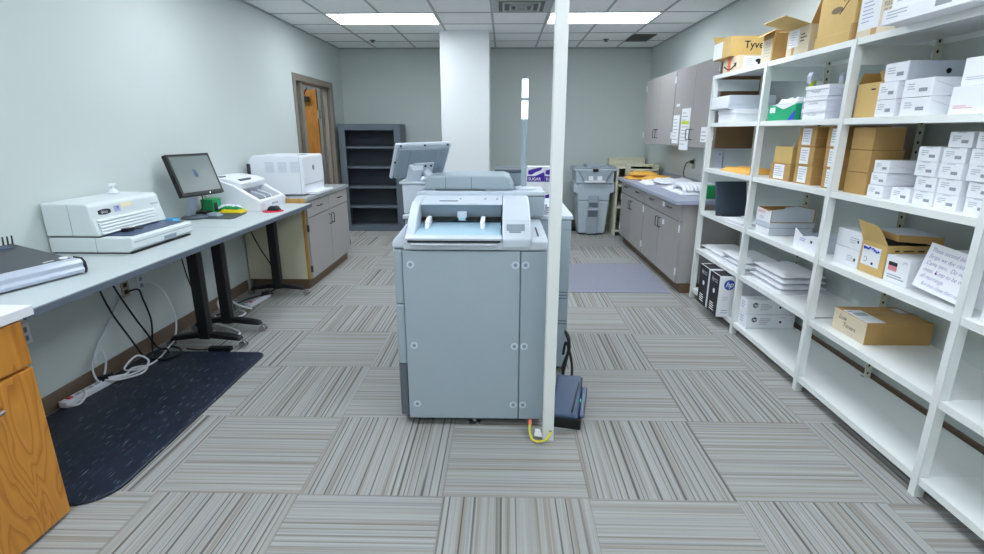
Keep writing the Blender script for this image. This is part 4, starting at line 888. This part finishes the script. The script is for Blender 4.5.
part('shipping_label', B().box(-dx-.0012, -dx, -.02, dy-.005, .005, .13), 'white', c)
part('opening', B().box(-dx+.01, dx-.01, -dy+.01, dy-.01, .149, .151), 'kraftd', c)
text('Tyvek', .078, (-.055, -dy, .06), 'N', c, 'ink', bold=.001)
c, dx, dy = carton('open_carton', 'brown open carton with torn edge, third along the shelving top', 'cartons on top of the shelving', 1.82, 2.1, 3.84, 4.00, T, .20, 'kraftd')
part('front_panel', B().box(-dx-.0012, -dx, -dy+.02, dy, 0, .15), 'kraftp', c); part('print', lines(B(), (-dx-.0012, dy-.03, .12), 'F', .1, 5, .02, .004, 5), 'inkg', c)
part('flap', B().hexa([(-dx, -dy, .198), (-dx+.004, -dy, .198), (-dx+.004, dy, .198), (-dx, dy, .198), (-dx-.07, -dy+.02, .16), (-dx-.066, -dy+.02, .16), (-dx-.066, dy-.02, .16), (-dx-.07, dy-.02, .16)]), 'kraftd', c)
part('opening', B().box(-dx+.01, dx-.01, -dy+.01, dy-.01, .199, .2015), 'dark', c)
c, dx, dy = carton('open_carton', 'pale carton with wide open flaps and a shipping label, left of the file box', 'cartons on top of the shelving', 1.82, 2.12, 3.41, 3.66, T, .16, 'kraftp')
part('flap', B().hexa([(-dx, -dy, .158), (-dx+.004, -dy, .158), (-dx+.004, dy, .158), (-dx, dy, .158), (-dx-.16, -dy, .20), (-dx-.156, -dy, .204), (-dx-.156, dy+.02, .204), (-dx-.16, dy+.02, .20)]), 'kraft', c)
part('flap', B().hexa([(-dx, -dy, .158), (dx, -dy, .158), (dx, -dy+.004, .158), (-dx, -dy+.004, .158), (-dx+.02, -dy-.05, .30), (dx-.02, -dy-.05, .30), (dx-.02, -dy-.046, .30), (-dx+.02, -dy-.046, .30)]), 'kraftd', c)
part('flap', B().hexa([(-dx, dy-.004, .158), (dx, dy-.004, .158), (dx, dy, .158), (-dx, dy, .158), (-dx, dy+.12, .17), (dx, dy+.12, .17), (dx, dy+.124, .174), (-dx, dy+.124, .174)]), 'kraft', c)
part('opening', B().box(-dx+.01, dx-.01, -dy+.01, dy-.01, .159, .1605), 'kraftd', c)
lb_ = part('shipping_label', B().box(-dx-.0012, -dx, -.01, .10, .05, .15), 'white', c); part('print', lines(B(), (-dx-.0012, .095, .135), 'F', .08, 6, .014, .004, 6), 'inkg', lb_)
part('stamp_print', lines(B(), (-dx, -.03, .11), 'F', .07, 3, .018, .006, 8), 'ink', c)
part('tape', B().box(-dx-.001, -dx+.01, .03, .06, 0, .05), 'tape', c)
c, dx, dy = carton('file_box', 'tall yellow-brown file box with a hand hole and lid strip, on the shelving top', 'cartons on top of the shelving', 1.81, 2.13, 2.985, 3.31, T, .26, 'kraft')
part('lower_sleeve', B().box(-dx-.006, dx+.004, -dy-.004, dy+.004, 0, .055), 'kraft', c, bev=.002)
q = B(); pts = [(.05*math.cos(a)*1.0, .017*math.sin(a)) for a in [2*PI*k/20 for k in range(20)]]
q.prism([(a, .175+b_) for a, b_ in pts], 0, -dx-.0012, -dx+.001); part('hand_hole', q, 'particle', c)
part('pen_mark', B().tube([(-dx-.001, -.03, .15), (-dx-.001, -.11, .22), (-dx-.001, -.12, .25)], .002, 5).tube([(-dx-.001, -.05, .21), (-dx-.001, -.08, .235), (-dx-.001, -.06, .24)], .002, 5), 'ink', c)
part('tape', B().box(-dx-.007, -dx+.02, -dy-.005, -dy+.008, .0, .085), 'tape', c)
c, dx, dy = carton('labelled_carton', 'pale carton with a big white label, right of the file box', 'cartons on top of the shelving', 1.82, 2.14, 2.68, 2.965, T, .20, 'kraftp')
lb_ = part('white_label', B().box(-dx-.0012, -dx, -.02, dy-.01, .035, .19), 'white', c)
part('print', lines(B(), (-dx-.0012, dy-.03, .16), 'F', .10, 6, .018, .005, 3), 'lav', lb_)
part('tape', B().box(-dx-.0008, -dx+.001, -.01, .03, 0, .035), 'tape', c)
for k, s in enumerate(('FULL', 'OUT', 'SHORTBOX')): text(s, .026, (-dx, -.04, .12-.03*k), 'F', c, 'ink')
for k, (ya, yb, zz, hh) in enumerate(((2.12, 2.60, 0, .062), (2.15, 2.58, .063, .075))):
    c, dx, dy = carton('flat_carton', ('lower', 'upper')[k] + ' flat white printed carton overhanging the shelving top', 'flat white cartons on the shelving top', 1.70 + .02*k, 2.12, ya, yb, T+zz, hh)
    part('print', lines(B(), (-dx, dy-.03, hh*.75), 'F', .12, 3, hh*.2, hh*.07, k+2), 'inkg', c)
    part('bar_code', decal(B(), (-dx, -.06, hh*.3), 'F', .08, hh*.35, .0009), 'barc', c)

# level 1.60
Q = SZ[4]
c, dx, dy = carton('shoe_box', 'white carton with red print on the far end of the upper shelf', None, 1.82, 2.14, 4.30, 4.64, Q, .10, lid=.035)
part('red_print', B().prism([(dx-.16, .005), (dx-.02, .035), (dx-.005, .005)], 1, -dy-.0012, -dy), 'inkpk', c); text('SALE', .02, (dx-.11, -dy-.0014, .008), 'N', c, 'inkr')
c, dx, dy = carton('lidded_box', 'grey-white lidded box lying on the white carton with red print', None, 1.79, 2.14, 4.37, 4.74, Q+.102, .105, 'whiteg', lid=.07)
part('front_label', B().box(-dx-.0065, -dx-.005, -dy+.01, dy-.01, .01, .1), 'white', c)
c, dx, dy = carton('trash_bag_box', 'green and white carton of bags on the upper shelf beside the second post', None, 1.82, 2.0, 3.44, 3.79, Q, .10, 'green')
part('white_swoosh', B().prism([(dy-.005, .10), (dy-.10, .095), (dy-.20, .07), (-.06, .075), (-dy, .10)], 0, -dx-.0012, -dx), 'white', c)
part('white_print', B().prism([(dy-.03, .05), (dy-.03, .085), (dy-.10, .085), (dy-.10, .05)], 0, -dx-.0012, -dx), 'white', c)
part('liner', B().soft(-.08, .08, -.15, .10, .10, .05, 31, 8, .6), 'bagw', c, smooth=True)
part('blue_corner', B().prism([(-dy, 0), (-dy+.08, 0), (-dy+.02, .05), (-dy, .06)], 0, -dx-.0013, -dx), 'inkb', c)
def spray(loc, rz, label):
    s = thing('spray_bottle', loc, label, 'spray bottle', 'spray bottles on the upper shelf', rz)
    part('bottle', B().lathe([(.036, 0), (.04, .01), (.04, .11), (.03, .16), (.014, .18), (.014, .205)], (0,0,0), 18), 'clear', s, smooth=True)
    lb = part('label', B().lathe([(.0405, .03), (.0408, .05), (.0408, .09), (.0405, .095)], (0,0,0), 18), 'lav', s)
    part('print', B().box(-.0415, -.04, -.02, .02, .06, .085), 'inkr', s)
    part('trigger', B().prism([(-.02, .205), (.022, .205), (.022, .25), (-.01, .25), (-.03, .20), (-.045, .15), (-.035, .15)], 1, -.01, .01), 'ygreen', s, bev=.003)
    part('nozzle', B().prism([(-.075, .247), (-.07, .205), (.0, .228), (.03, .238), (.02, .272), (-.05, .272)], 1, -.013, .013), 'whiteg', s, bev=.004)
    return s
s0 = spray((1.875, 3.385, Q), .7, 'clear spray bottle with lime trigger beside the green carton')
dup(s0, (2.04, 3.345, Q), 'clear spray bottle with lime trigger behind the three white boxes', rz=.7)
for k, (dxo, dyo, hh, nm) in enumerate(((0, 0, .062, 'bottom'), (.006, .012, .064, 'middle'), (0, -.004, .06, 'top'))):
    c, dx, dy = carton('envelope_box', nm + ' white box of three under the spray bottle heads, upper shelf', 'three white boxes by the spray bottles', 1.82+dxo, 1.99+dxo, 3.12+dyo, 3.35+dyo, Q+(0, .063, .128)[k], hh, lid=.022)
    part('pen_note', scrawl(B(), (-dx-.0002, dy*.55, hh*.4), 'F', dy*.8, .012, .0014, k+3), 'inkg', c)
c, dx, dy = carton('open_carton', 'orange-brown open carton behind the post on the upper shelf', None, 1.83, 2.02, 2.71, 2.885, Q, .165, 'kraft')
for s in (-1, 1): part('flap', B().hexa([(-dx, s*dy-.002, .163), (dx, s*dy-.002, .163), (dx, s*dy+.002, .163), (-dx, s*dy+.002, .163), (-dx, s*(dy-.03)-.002, .215), (dx, s*(dy-.03)-.002, .215), (dx, s*(dy-.03)+.002, .215), (-dx, s*(dy-.03)+.002, .215)]), 'kraftd', c)
part('print', B().box(-dx+.03, -dx+.06, -dy-.0012, -dy, .135, .142).box(-dx+.09, -dx+.16, -dy-.0012, -dy, .137, .141).box(-dx-.001, -dx, -.05, -.02, .13, .137), 'ink', c)
tag(part('blue_packet', B().box(1.84, 1.95, 2.985, 3.02, Q+.001, Q+.17), 'lav', bev=.003), 'lavender-blue packet standing beside the three white boxes', 'packet')
for col, (ya, yb, nm) in enumerate(((2.585, 2.71, 'left'), (2.375, 2.545, 'right'))):
    for k in range(2):
        c, dx, dy = carton('white_box', '%s white box of the %s pair under the long grey box' % (('lower', 'upper')[k], nm), 'paired white boxes on the upper shelf', 1.82, 2.12, ya, yb, Q+k*.079, .077)
        smallprint(c, dx, dy, .077, k+col*3)
        part('side_crease', B().hexa([(-dx+.01, -dy-.0008, .06), (-dx+.014, -dy-.0008, .06), (-dx+.014, -dy, .06), (-dx+.01, -dy, .06), (-dx+.14, -dy-.0008, .02), (-dx+.144, -dy-.0008, .02), (-dx+.144, -dy, .02), (-dx+.14, -dy, .02)]), 'inkg', c)
c, dx, dy = carton('long_box', 'long grey-white box with a dark round hole on the upper shelf, across white boxes', None, 1.84, 2.16, 2.565, 2.72, Q+.1585, .085, 'whiteg')
part('round_hole', B().disc((.02, -dy-.001, .04), 1, .012, .002, 16), 'ink', c)
part('front_label', B().box(-dx-.001, -dx, -dy+.005, dy-.005, .004, .082), 'white', c); smallprint(c, dx+.001, dy, .085, 5)
for k in range(2):
    c, dx, dy = carton('white_box', '%s large white box beside the second-nearest post, upper shelf' % ('lower', 'upper')[k], 'large white boxes on the upper shelf', 1.82+.01*k, 2.15, 2.02, 2.27-.02*k, Q+k*.107, .105)
    lines_ = part('print', lines(B(), (-dx, dy-.02, .03), 'F', .10, 2, .008, .002, k+1), 'inkpk' if k == 0 else 'inkg', c)
    part('side_print', lines(B(), (-dx, -dy*.3, .08), 'F', .05, 4, .012, .004, k+5), 'inkg', c)

# level 1.215
P3 = SZ[3]
packet('manila_envelope', 1.83, 2.10, 4.0, 4.52, P3, .045, 'manila', 'orange manila envelopes on the middle shelf of the far bay', 'envelope', None, 41)
def bcarton(label, ya, yb, z, h, x0=1.86, x1=2.10):
    c, dx, dy = carton('labelled_carton', label, 'brown labelled cartons on the middle shelf', x0, x1, ya, yb, z, h, 'kraftd')
    lb = part('white_label', B().box(-dx-.0012, -dx, -dy*.45, dy*.55, h*.08, h*.95), 'white', c)
    part('print', lines(B(), (-dx-.0012, dy*.45, h*.78), 'F', dy*.85, 5, h*.13, h*.04, int(ya*100)), 'inkg', lb)
    part('seam', B().box(-dx-.0006, dx, -dy-.0006, dy, h*.48, h*.487), 'kraft', c)
    return c
for nm, yc, hw, zs in (('second', 3.32, .095, (0, .114, .228)), ('third', 3.03, .085, (0, .114, .228))):
    for k, z in enumerate(zs): bcarton('brown labelled carton, %s of three in the %s' % (('bottom', 'middle', 'top')[k], 'stack beside the torn carton' if nm == 'second' else 'stack behind the post'), yc-hw+.006*k, yc+hw+.004*k, P3+z, .112)
c = bcarton('brown labelled carton under the small open carton, middle shelf', 3.47, 3.73, P3, .108)
c, dx, dy = carton('open_carton', 'small brown carton with a raised flap on the middle shelf', None, 1.87, 2.09, 3.49, 3.715, P3+.1095, .11, 'kraft')
part('flap', B().hexa([(-dx, -dy, .108), (-dx+.06, -dy, .108), (-dx+.06, -dy+.003, .108), (-dx, -dy+.003, .108), (-dx, -dy-.02, .15), (-dx+.06, -dy-.02, .13), (-dx+.06, -dy-.017, .13), (-dx, -dy-.017, .15)]), 'kraftp', c)
tag(part('cardboard_sheet', B().box(1.875, 2.09, 2.96, 3.40, P3+.3412, P3+.346), 'kraft'), 'flat cardboard sheet lying across the two tall brown stacks', 'cardboard')
for k in range(3):
    c, dx, dy = carton('brown_carton', '%s wide brown carton of three beside the narrow white boxes' % ('bottom', 'middle', 'top')[k], 'wide brown cartons on the middle shelf', 1.855, 2.03-.012*k, 2.725, 2.895, P3+k*.113, .111, 'kraftd', tape=(k == 2))
    part('seam', B().box(-dx, dx, -dy-.0006, -dy, .107, .109), 'kraft', c)
for k in range(3):
    c, dx, dy = carton('narrow_box', '%s narrow white box of three in front of the wide brown cartons' % ('bottom', 'middle', 'top')[k], 'narrow white boxes on the middle shelf', 1.86, 2.10, 2.60-.006*k, 2.712-.008*k, P3+k*.0605, .059)
    smallprint(c, dx, dy, .059, k)
    part('side_crease', B().hexa([(-dx+.01, -dy-.0008, .04), (-dx+.013, -dy-.0008, .04), (-dx+.013, -dy, .04), (-dx+.01, -dy, .04), (-dx+.15, -dy-.0008, .01), (-dx+.153, -dy-.0008, .01), (-dx+.153, -dy, .01), (-dx+.15, -dy, .01)]), 'inkg', c)
cols = [(2.43, 2.545, 1, 'the low single column'), (2.295, 2.415, 4, 'the second column'), (2.165, 2.285, 5, 'the third column'), (2.02, 2.15, 5, 'the column nearest the post')]
proto = None
nmz = ['bottom', 'second from bottom', 'third from bottom', 'fourth from bottom', 'topmost']
for ci, (ya, yb, n, nm) in enumerate(cols):
    for k in range(n):
        lab = 'small white box on the middle shelf, %s of %s' % (nmz[k] if n > 1 else 'only one', nm)
        jx, jy = R.uniform(-.004, .006), R.uniform(-.003, .003) + (.012 if k in (2, 3) and ci else 0)
        loc = (1.86+.13+jx, (ya+yb)/2+jy, P3+.0005+k*.0635)
        if proto is None:
            proto, dx, dy = carton('supply_box', lab, 'small white boxes on the middle shelf', 1.86, 2.12, ya, yb, P3, .0625)
            smallprint(proto, dx, dy, .0625, 2); proto.location = loc
            part('end_tab', B().box(-dx-.001, -dx, -.02, .02, .057, .0622), 'whiteg', proto)
        else: dup(proto, loc, lab)

# level .83
F4 = SZ[2]
mp4 = thing('dark_screen', (1.95, 4.47, F4), 'dark navy flat panel screen standing on the far lower shelf', 'screen')
part('panel', B().hexa([(-.13, -.03, .006), (.125, -.03, .006), (.125, .0, .006), (-.13, .0, .006), (-.145, .02, .29), (.11, .02, .29), (.11, .05, .29), (-.145, .05, .29)]), 'glove', mp4, bev=.004)
part('stand', B().box(-.08, .07, -.05, .12, 0, .008), 'blackp', mp4, bev=.003)
ws = thing('paper_tray', (1.93, 4.1, F4), 'flat stack of white sheets on the shelf in front of the dark panel', 'paper')
for k in range(3): part('sheet', B().box(-.11-.005*k, .12, -.14, .15+.02*k, .008*k, .008*k+.007), 'paper', ws)
c, dx, dy = carton('lidded_box', 'white lidded box under the open white box on the lower shelf', None, 1.85, 2.15, 3.60, 3.80, F4, .088, 'whiteg', lid=.034)
part('lid_shadow_gap', B().box(-dx-.001, dx+.001, -dy-.001, dy+.001, .0505, .0535), 'copmid', c)
part('front_label', B().box(-dx-.0012, -dx, -dy+.004, dy-.004, .003, .046), 'white', c)
c = thing('open_box', (2.0, 3.70, F4+.0895), 'open white box with brown inside and red print on the lower shelf', 'box')
part('walls', B().box(-.15, -.146, -.1, .1, 0, .085).box(.146, .15, -.1, .1, 0, .09).box(-.146, .146, .096, .1, 0, .09).box(-.146, .146, -.1, .1, 0, .004), 'kraftd', c)
part('near_wall', B().prism([(-.15, 0), (.15, 0), (.15, .09), (.02, .115), (-.06, .105), (-.06, .095), (-.15, .085)], 1, -.094, -.09), 'whiteg', c)
fp = part('front_wall', B().prism([(-.1, 0), (.1, 0), (.1, .09), (-.06, .075), (-.1, .085)], 0, -.154, -.15), 'white', c)
text('CARTON', .026, (-.1542, .085, .055), 'F', fp, 'inkr', shear=.2); part('print', lines(B(), (-.1542, .05, .03), 'F', .06, 2, .012, .004, 2), 'lav', fp)
c = thing('open_envelope_box', (1.92, 3.17, F4), 'open white box with a pointed torn front near the third post', 'box')
part('front_panel', B().prism([(-.125, 0), (.125, 0), (.125, .115), (.03, .075), (-.06, .095), (-.125, .10)], 0, -.062, -.058), 'white', c)
part('walls', B().box(-.058, .14, -.125, -.121, 0, .09).box(-.058, .14, .121, .125, 0, .08).box(.136, .14, -.121, .121, 0, .09).box(-.058, .136, -.121, .121, 0, .004), 'whiteg', c)
part('print', lines(B(), (-.0622, .06, .06), 'F', .1, 2, .012, .005, 4), 'lav', c); part('stamp_mark', B().box(-.0628, -.062, -.075, -.055, .05, .065), 'ink', c)
tag(part('grey_box', B().box(1.90, 2.1, 3.865, 3.90, F4+.001, F4+.10), 'whiteg', bev=.003), 'slim grey box behind the second post on the lower shelf', 'box')
for k in range(2):
    c, dx, dy = carton('white_box', '%s plain white box left of the tan flap carton, lower shelf' % ('lower', 'upper')[k], 'plain white boxes on the lower shelf', 1.87+.004*k, 2.1, 2.695, 2.925+.004*k-.03, F4+k*.096, .094)
    part('print', lines(B(), (-dx, -dy*.1, .055), 'F', .075, 3, .012, .003, k+1), 'inkg', c); part('spot', B().box(-dx-.001, -dx, -dy+.02, -dy+.032, .035, .05), 'ink', c)
c, dx, dy = carton('flap_carton', 'tan carton with a raised front flap and blue-printed label, lower shelf', None, 1.87, 2.10, 2.505, 2.685, F4, .165, 'kraft')
part('flap', B().hexa([(-dx, -dy, .163), (-dx+.004, -dy, .163), (-dx+.004, dy, .163), (-dx, dy, .163), (-dx-.045, -dy+.02, .255), (-dx-.041, -dy+.02, .255), (-dx-.041, dy-.002, .27), (-dx-.045, dy-.002, .27)]), 'kraft', c)
lp = part('lid_panel', B().hexa([(-dx+.03, -dy-.015, .19), (dx-.005, -dy-.05, .18), (dx-.005, dy-.01, .18), (-dx+.03, dy-.005, .19), (-dx+.03, -dy-.015, .222), (dx-.005, -dy-.05, .217), (dx-.005, dy-.01, .222), (-dx+.03, dy-.005, .227)]), 'kraftd', c, bev=.003)
part('lid_sheet', B().hexa([(-dx+.035, -dy-.01, .2215), (dx-.01, -dy-.045, .2165), (dx-.01, dy-.015, .2215), (-dx+.035, dy-.01, .2265), (-dx+.035, -dy-.01, .2235), (dx-.01, -dy-.045, .2185), (dx-.01, dy-.015, .2235), (-dx+.035, dy-.01, .2285)]), 'whiteg', lp)
part('opening', B().box(-dx+.01, dx-.01, -dy+.01, dy-.01, .164, .166).box(-dx+.01, -dx+.10, -dy+.01, dy-.01, .165, .192), 'dark', c)
lb_ = part('white_label', B().box(-dx-.0012, -dx, -.055, .075, .04, .14), 'white', c)
part('blue_print', scrawl(scrawl(B(), (-dx-.0012, .068, .125), 'F', .05, .016, .004, 2, 8), (-dx-.0012, .01, .12), 'F', .055, .018, .004, 5, 8), 'inkb', lb_)
part('mark', B().tube([(-dx-.0015, .045+.012*math.cos(a), .07+.012*math.sin(a)) for a in [.6+k*.45 for k in range(12)]], .0012, 5).box(-dx-.002, -dx-.0012, -.015, .0, .05, .062), 'ink', lb_)
part('slot_print', B().box(-dx+.04, -dx+.06, -dy-.0012, -dy, .135, .142).box(-dx+.08, -dx+.13, -dy-.0012, -dy, .137, .142).box(-dx+.15, -dx+.18, -dy-.0012, -dy, .135, .142), 'ink', c)
c, dx, dy = carton('white_box', 'white box with a black and pink label, right of the tan flap carton', None, 1.87, 2.10, 2.345, 2.495, F4, .13)
part('black_label', B().box(-dx-.0012, -dx, dy-.075, dy-.02, .082, .10), 'ink', c); part('pink_label', B().box(-dx-.0012, -dx, dy-.075, dy-.02, .058, .082), 'inkpk', c)
part('print', lines(B(), (-dx, dy-.02, .035), 'F', .14, 2, .012, .006, 3), 'inkg', c); part('pen_mark', scrawl(B(), (-dx, -.03, .11), 'F', .03, .02, .0012, 7, 5), 'copmid', c)
c, dx, dy = carton('white_box', 'white box behind the handwritten sign', None, 1.945, 2.16, 2.02, 2.31, F4, .19)
part('opening', B().box(-.05, .03, -.02, .03, .19, .1912), 'ink', c)
c, dx, dy = carton('white_box', 'small white carton on top of the box behind the sign', None, 1.955, 2.12, 2.005, 2.10, F4+.1915, .07, 'kraftp')
part('white_label', B().box(-dx-.0012, -dx, -.035, .035, .005, .06), 'white', c); part('print', lines(B(), (-dx-.0012, .03, .05), 'F', .05, 3, .014, .004, 3), 'inkg', c)
# handwritten sign leaning on the boxes
sg = thing('handwritten_sign', (1.86, 2.30, .862), 'white sheet with purple handwriting leaning on the boxes, lower shelf', 'sign')
tilt = .42; SXv = Vector((.0, -1, -.06)).normalized(); SYv = Vector((.36, .13, 1)).normalized()
SZv = SXv.cross(SYv)
q = B(); P0 = Vector((0, 0, 0)); Ws, Hs = .265, .205
cs = [P0, P0+SXv*Ws, P0+SXv*(Ws+.0)+SYv*Hs, P0+SYv*Hs]; q.hexa([p-SZv*.001 for p in cs] + cs)
pg = part('sheet', q, 'paper', sg)
for k, s in enumerate(('These second bins', 'Strips we dye clear', 'Came torn.  Do not', 'mess. Keep to be on', 'all mornings.', '    But then chose them new')):
    text(s, .027 if k < 5 else .024, P0+SXv*.018+SYv*(Hs-.036-.03*k)+SZv*.0004, None, pg, 'inkp', 'handwriting', basis=(SXv, SYv), shear=.3, sx=.95 if k < 5 else .84, bold=-.0004)
# level .477
L5 = SZ[1]
def env(ya, yb, x0, x1, z, h, m, label, seed, wob=.25): packet('mailing_envelope', x0, x1, ya, yb, z, h, m, label, 'envelope', 'white envelopes on the low shelf', seed, wob)
env(4.28, 4.74, 1.83, 2.14, L5, .035, 'paper', 'white envelope with red edge, bottom of the far end pile on the low shelf', 51)
env(4.30, 4.75, 1.84, 2.16, L5+.036, .03, 'paper', 'white envelope on top of the far end pile, low shelf', 52)
env(3.93, 4.36, 1.86, 2.15, L5+.067, .035, 'paper', 'tilted white envelope bridging the far pile, low shelf', 53)
env(3.90, 4.27, 1.84, 2.15, L5, .032, 'bagw', 'white mailer under the tilted envelope, low shelf', 58)
env(3.88, 4.26, 1.85, 2.15, L5+.033, .032, 'bagw', 'second white mailer under the tilted envelope, low shelf', 59)
for k in range(4): env(3.34+.012*k, 3.82-.005*k, 1.85+.008*k, 2.16, L5+k*.036, .035, 'paper' if k % 2 else 'bagw', '%s white envelope in the pile right of the second post, low shelf' % ('bottom', 'second', 'third', 'top')[k], 54+k, .5)
c, dx, dy = carton('toner_carton', 'brown shipping carton with handwriting, alone on the low shelf', None, 1.87, 2.21, 2.53, 2.80, L5-.012, .118, 'kraftd', tape=True)
part('pale_end', B().box(-dx-.001, -dx, -dy+.001, dy-.001, .001, .117), 'kraftp', c)
text('Low', .036, (-dx-.001, .085, .072), 'F', c, 'ink', 'handwriting', shear=.2); text('Toners', .036, (-dx-.001, .045, .038), 'F', c, 'ink', 'handwriting', shear=.2)
part('pen_line', scrawl(B(), (-dx-.001, .02, .018), 'F', .07, .006, .001, 4), 'inkg', c)
lb_ = part('shipping_label', B().box(-dx+.005, -dx+.10, -dy+.01, dy-.06, .118, .1195), 'white', c); part('print', B().box(-dx+.02, -dx+.09, -.02, .03, .1195, .1202).box(-dx+.015, -dx+.04, .04, .06, .1195, .1202), 'inkg', lb_)
part('spare_label', B().box(dx-.06, dx-.02, .02, .1, .118, .1192), 'whiteg', c)
# bottom level
B0 = SZ[0]
def ring_logo(c, x, y, z, bas, r, m, h='hp'):
    X, Y = [Vector(v) for v in BAS[bas]]; Zv = X.cross(Y); P = Vector((x, y, z))
    lo = part('logo', B().add([P+Zv*.0008] + [P+Zv*.0008+X*r*math.cos(2*PI*k/28)+Y*r*math.sin(2*PI*k/28) for k in range(28)], [(0, k+1, (k+1) % 28+1) for k in range(28)]), m, c)
    text(h, r*1.5, P-X*r*.75-Y*r*.38+Zv*.0012, bas, lo, 'white', shear=.3, bold=.0006)
def hpbox(label, ya, yb):
    c, dx, dy = carton('toner_box', label, 'black and white toner boxes on the bottom shelf', 1.715, 2.06, ya, yb, B0, .335)
    f = part('black_front', B().box(-dx-.0012, -dx, -dy+.012, dy, 0, .333), 'ink', c)
    part('white_print', lines(B(), (-dx-.0012, dy*.55, .08), 'F', dy*1.0, 4, .018, .008, 3), 'white', f)
    part('white_emblem', B().disc((-dx-.0022, .0, .19), 0, .02, .001, 14), 'white', f)
    text('hp', .05, (-dx-.0014, .06, .27), 'F', f, 'white', shear=.3); part('name_print', lines(B(), (-dx-.0014, .0, .285), 'F', .06, 2, .018, .007, 6), 'inkg', f)
    part('top_print', B().box(-dx+.005, dx-.08, -dy+.01, dy-.02, .335, .336), 'ink', c); part('top_label', B().box(-dx+.10, dx-.12, -dy+.02, dy-.08, .336, .337), 'whiteg', c)
    ring_logo(c, -dx+.075, -dy, .265, 'N', .042, 'hpblue')
    part('side_print', lines(lines(B(), (-dx+.03, -dy-.0002, .16), 'N', .06, 2, .02, .004, 4), (-dx+.03, -dy-.0002, .05), 'N', .06, 2, .02, .006, 5), 'inkg', c)
    return c
h1 = hpbox('black-fronted toner box on the bottom shelf, left of its twin', 4.185, 4.385)
dup(h1, (h1.location.x, 4.06, h1.location.z), 'black-fronted toner box showing its blue round logo, bottom shelf')
for k in range(2):
    c, dx, dy = carton('cartridge_box', '%s long white cartridge box by the second post, bottom shelf' % ('lower', 'upper')[k], 'long white cartridge boxes on the bottom shelf', 1.83, 2.19-.01*k, 3.70+.01*k, 3.83, B0+k*.111, .109)
    ring_logo(c, -dx+.06, -dy, .072, 'N', .02, 'ink')
    part('print', lines(lines(B(), (-dx+.10, -dy-.0004, .078), 'N', .09, 4, .014, .004, k), (dx-.11, -dy-.0004, .09), 'N', .07, 1, .01, .004, 3), 'inkg', c)
    part('dot', B().disc((dx-.105, -dy-.001, .055), 1, .009, .001, 14), 'ink', c)
    part('front_print', lines(B(), (-dx-.0002, .03, .08), 'F', .05, 3, .02, .006, 6), 'lav', c)
# near bay (right edge of the view)
for k in range(2):
    c, dx, dy = carton('white_box', '%s white box right of the nearest visible post, lower shelf' % ('lower', 'upper')[k], 'white boxes in the nearest bay', 1.85, 2.12, 1.66, 1.93, F4+k*.055, .053)
    part('print', B().box(-dx-.001, -dx, dy-.05, dy-.03, .01, .04), 'inkpk' if k == 0 else 'copmid', c)

# ================================================================= light, camera
w = bpy.data.worlds.new('world'); bpy.context.scene.world = w; w.use_nodes = True
w.node_tree.nodes['Background'].inputs[0].default_value = (.75, .85, 1, 1); w.node_tree.nodes['Background'].inputs[1].default_value = .2
f, p, y, r = 517.33, .2757, -.0224, .0007
fw = Vector((math.sin(y)*math.cos(p), math.cos(y)*math.cos(p), -math.sin(p))); rt = Vector((math.cos(y), -math.sin(y), 0)); up_ = rt.cross(fw)
rt, up_ = rt*math.cos(r)+up_*math.sin(r), up_*math.cos(r)-rt*math.sin(r)
cd = bpy.data.cameras.new('camera'); cam = bpy.data.objects.new('camera', cd); C.objects.link(cam)
cd.sensor_fit = 'HORIZONTAL'; cd.sensor_width = 36; cd.lens = 36*f/984; cd.clip_start = .05
m3 = Matrix((rt, up_, -fw)).transposed(); cam.matrix_world = Matrix.Translation((0, 0, 1.535)) @ m3.to_4x4()
sc = bpy.context.scene; sc.camera = cam
sc.view_settings.view_transform = 'Standard'; sc.view_settings.look = 'None'; sc.view_settings.gamma = 1; sc.view_settings.exposure = .40
sc.cycles.diffuse_bounces = 6; sc.cycles.max_bounces = 12
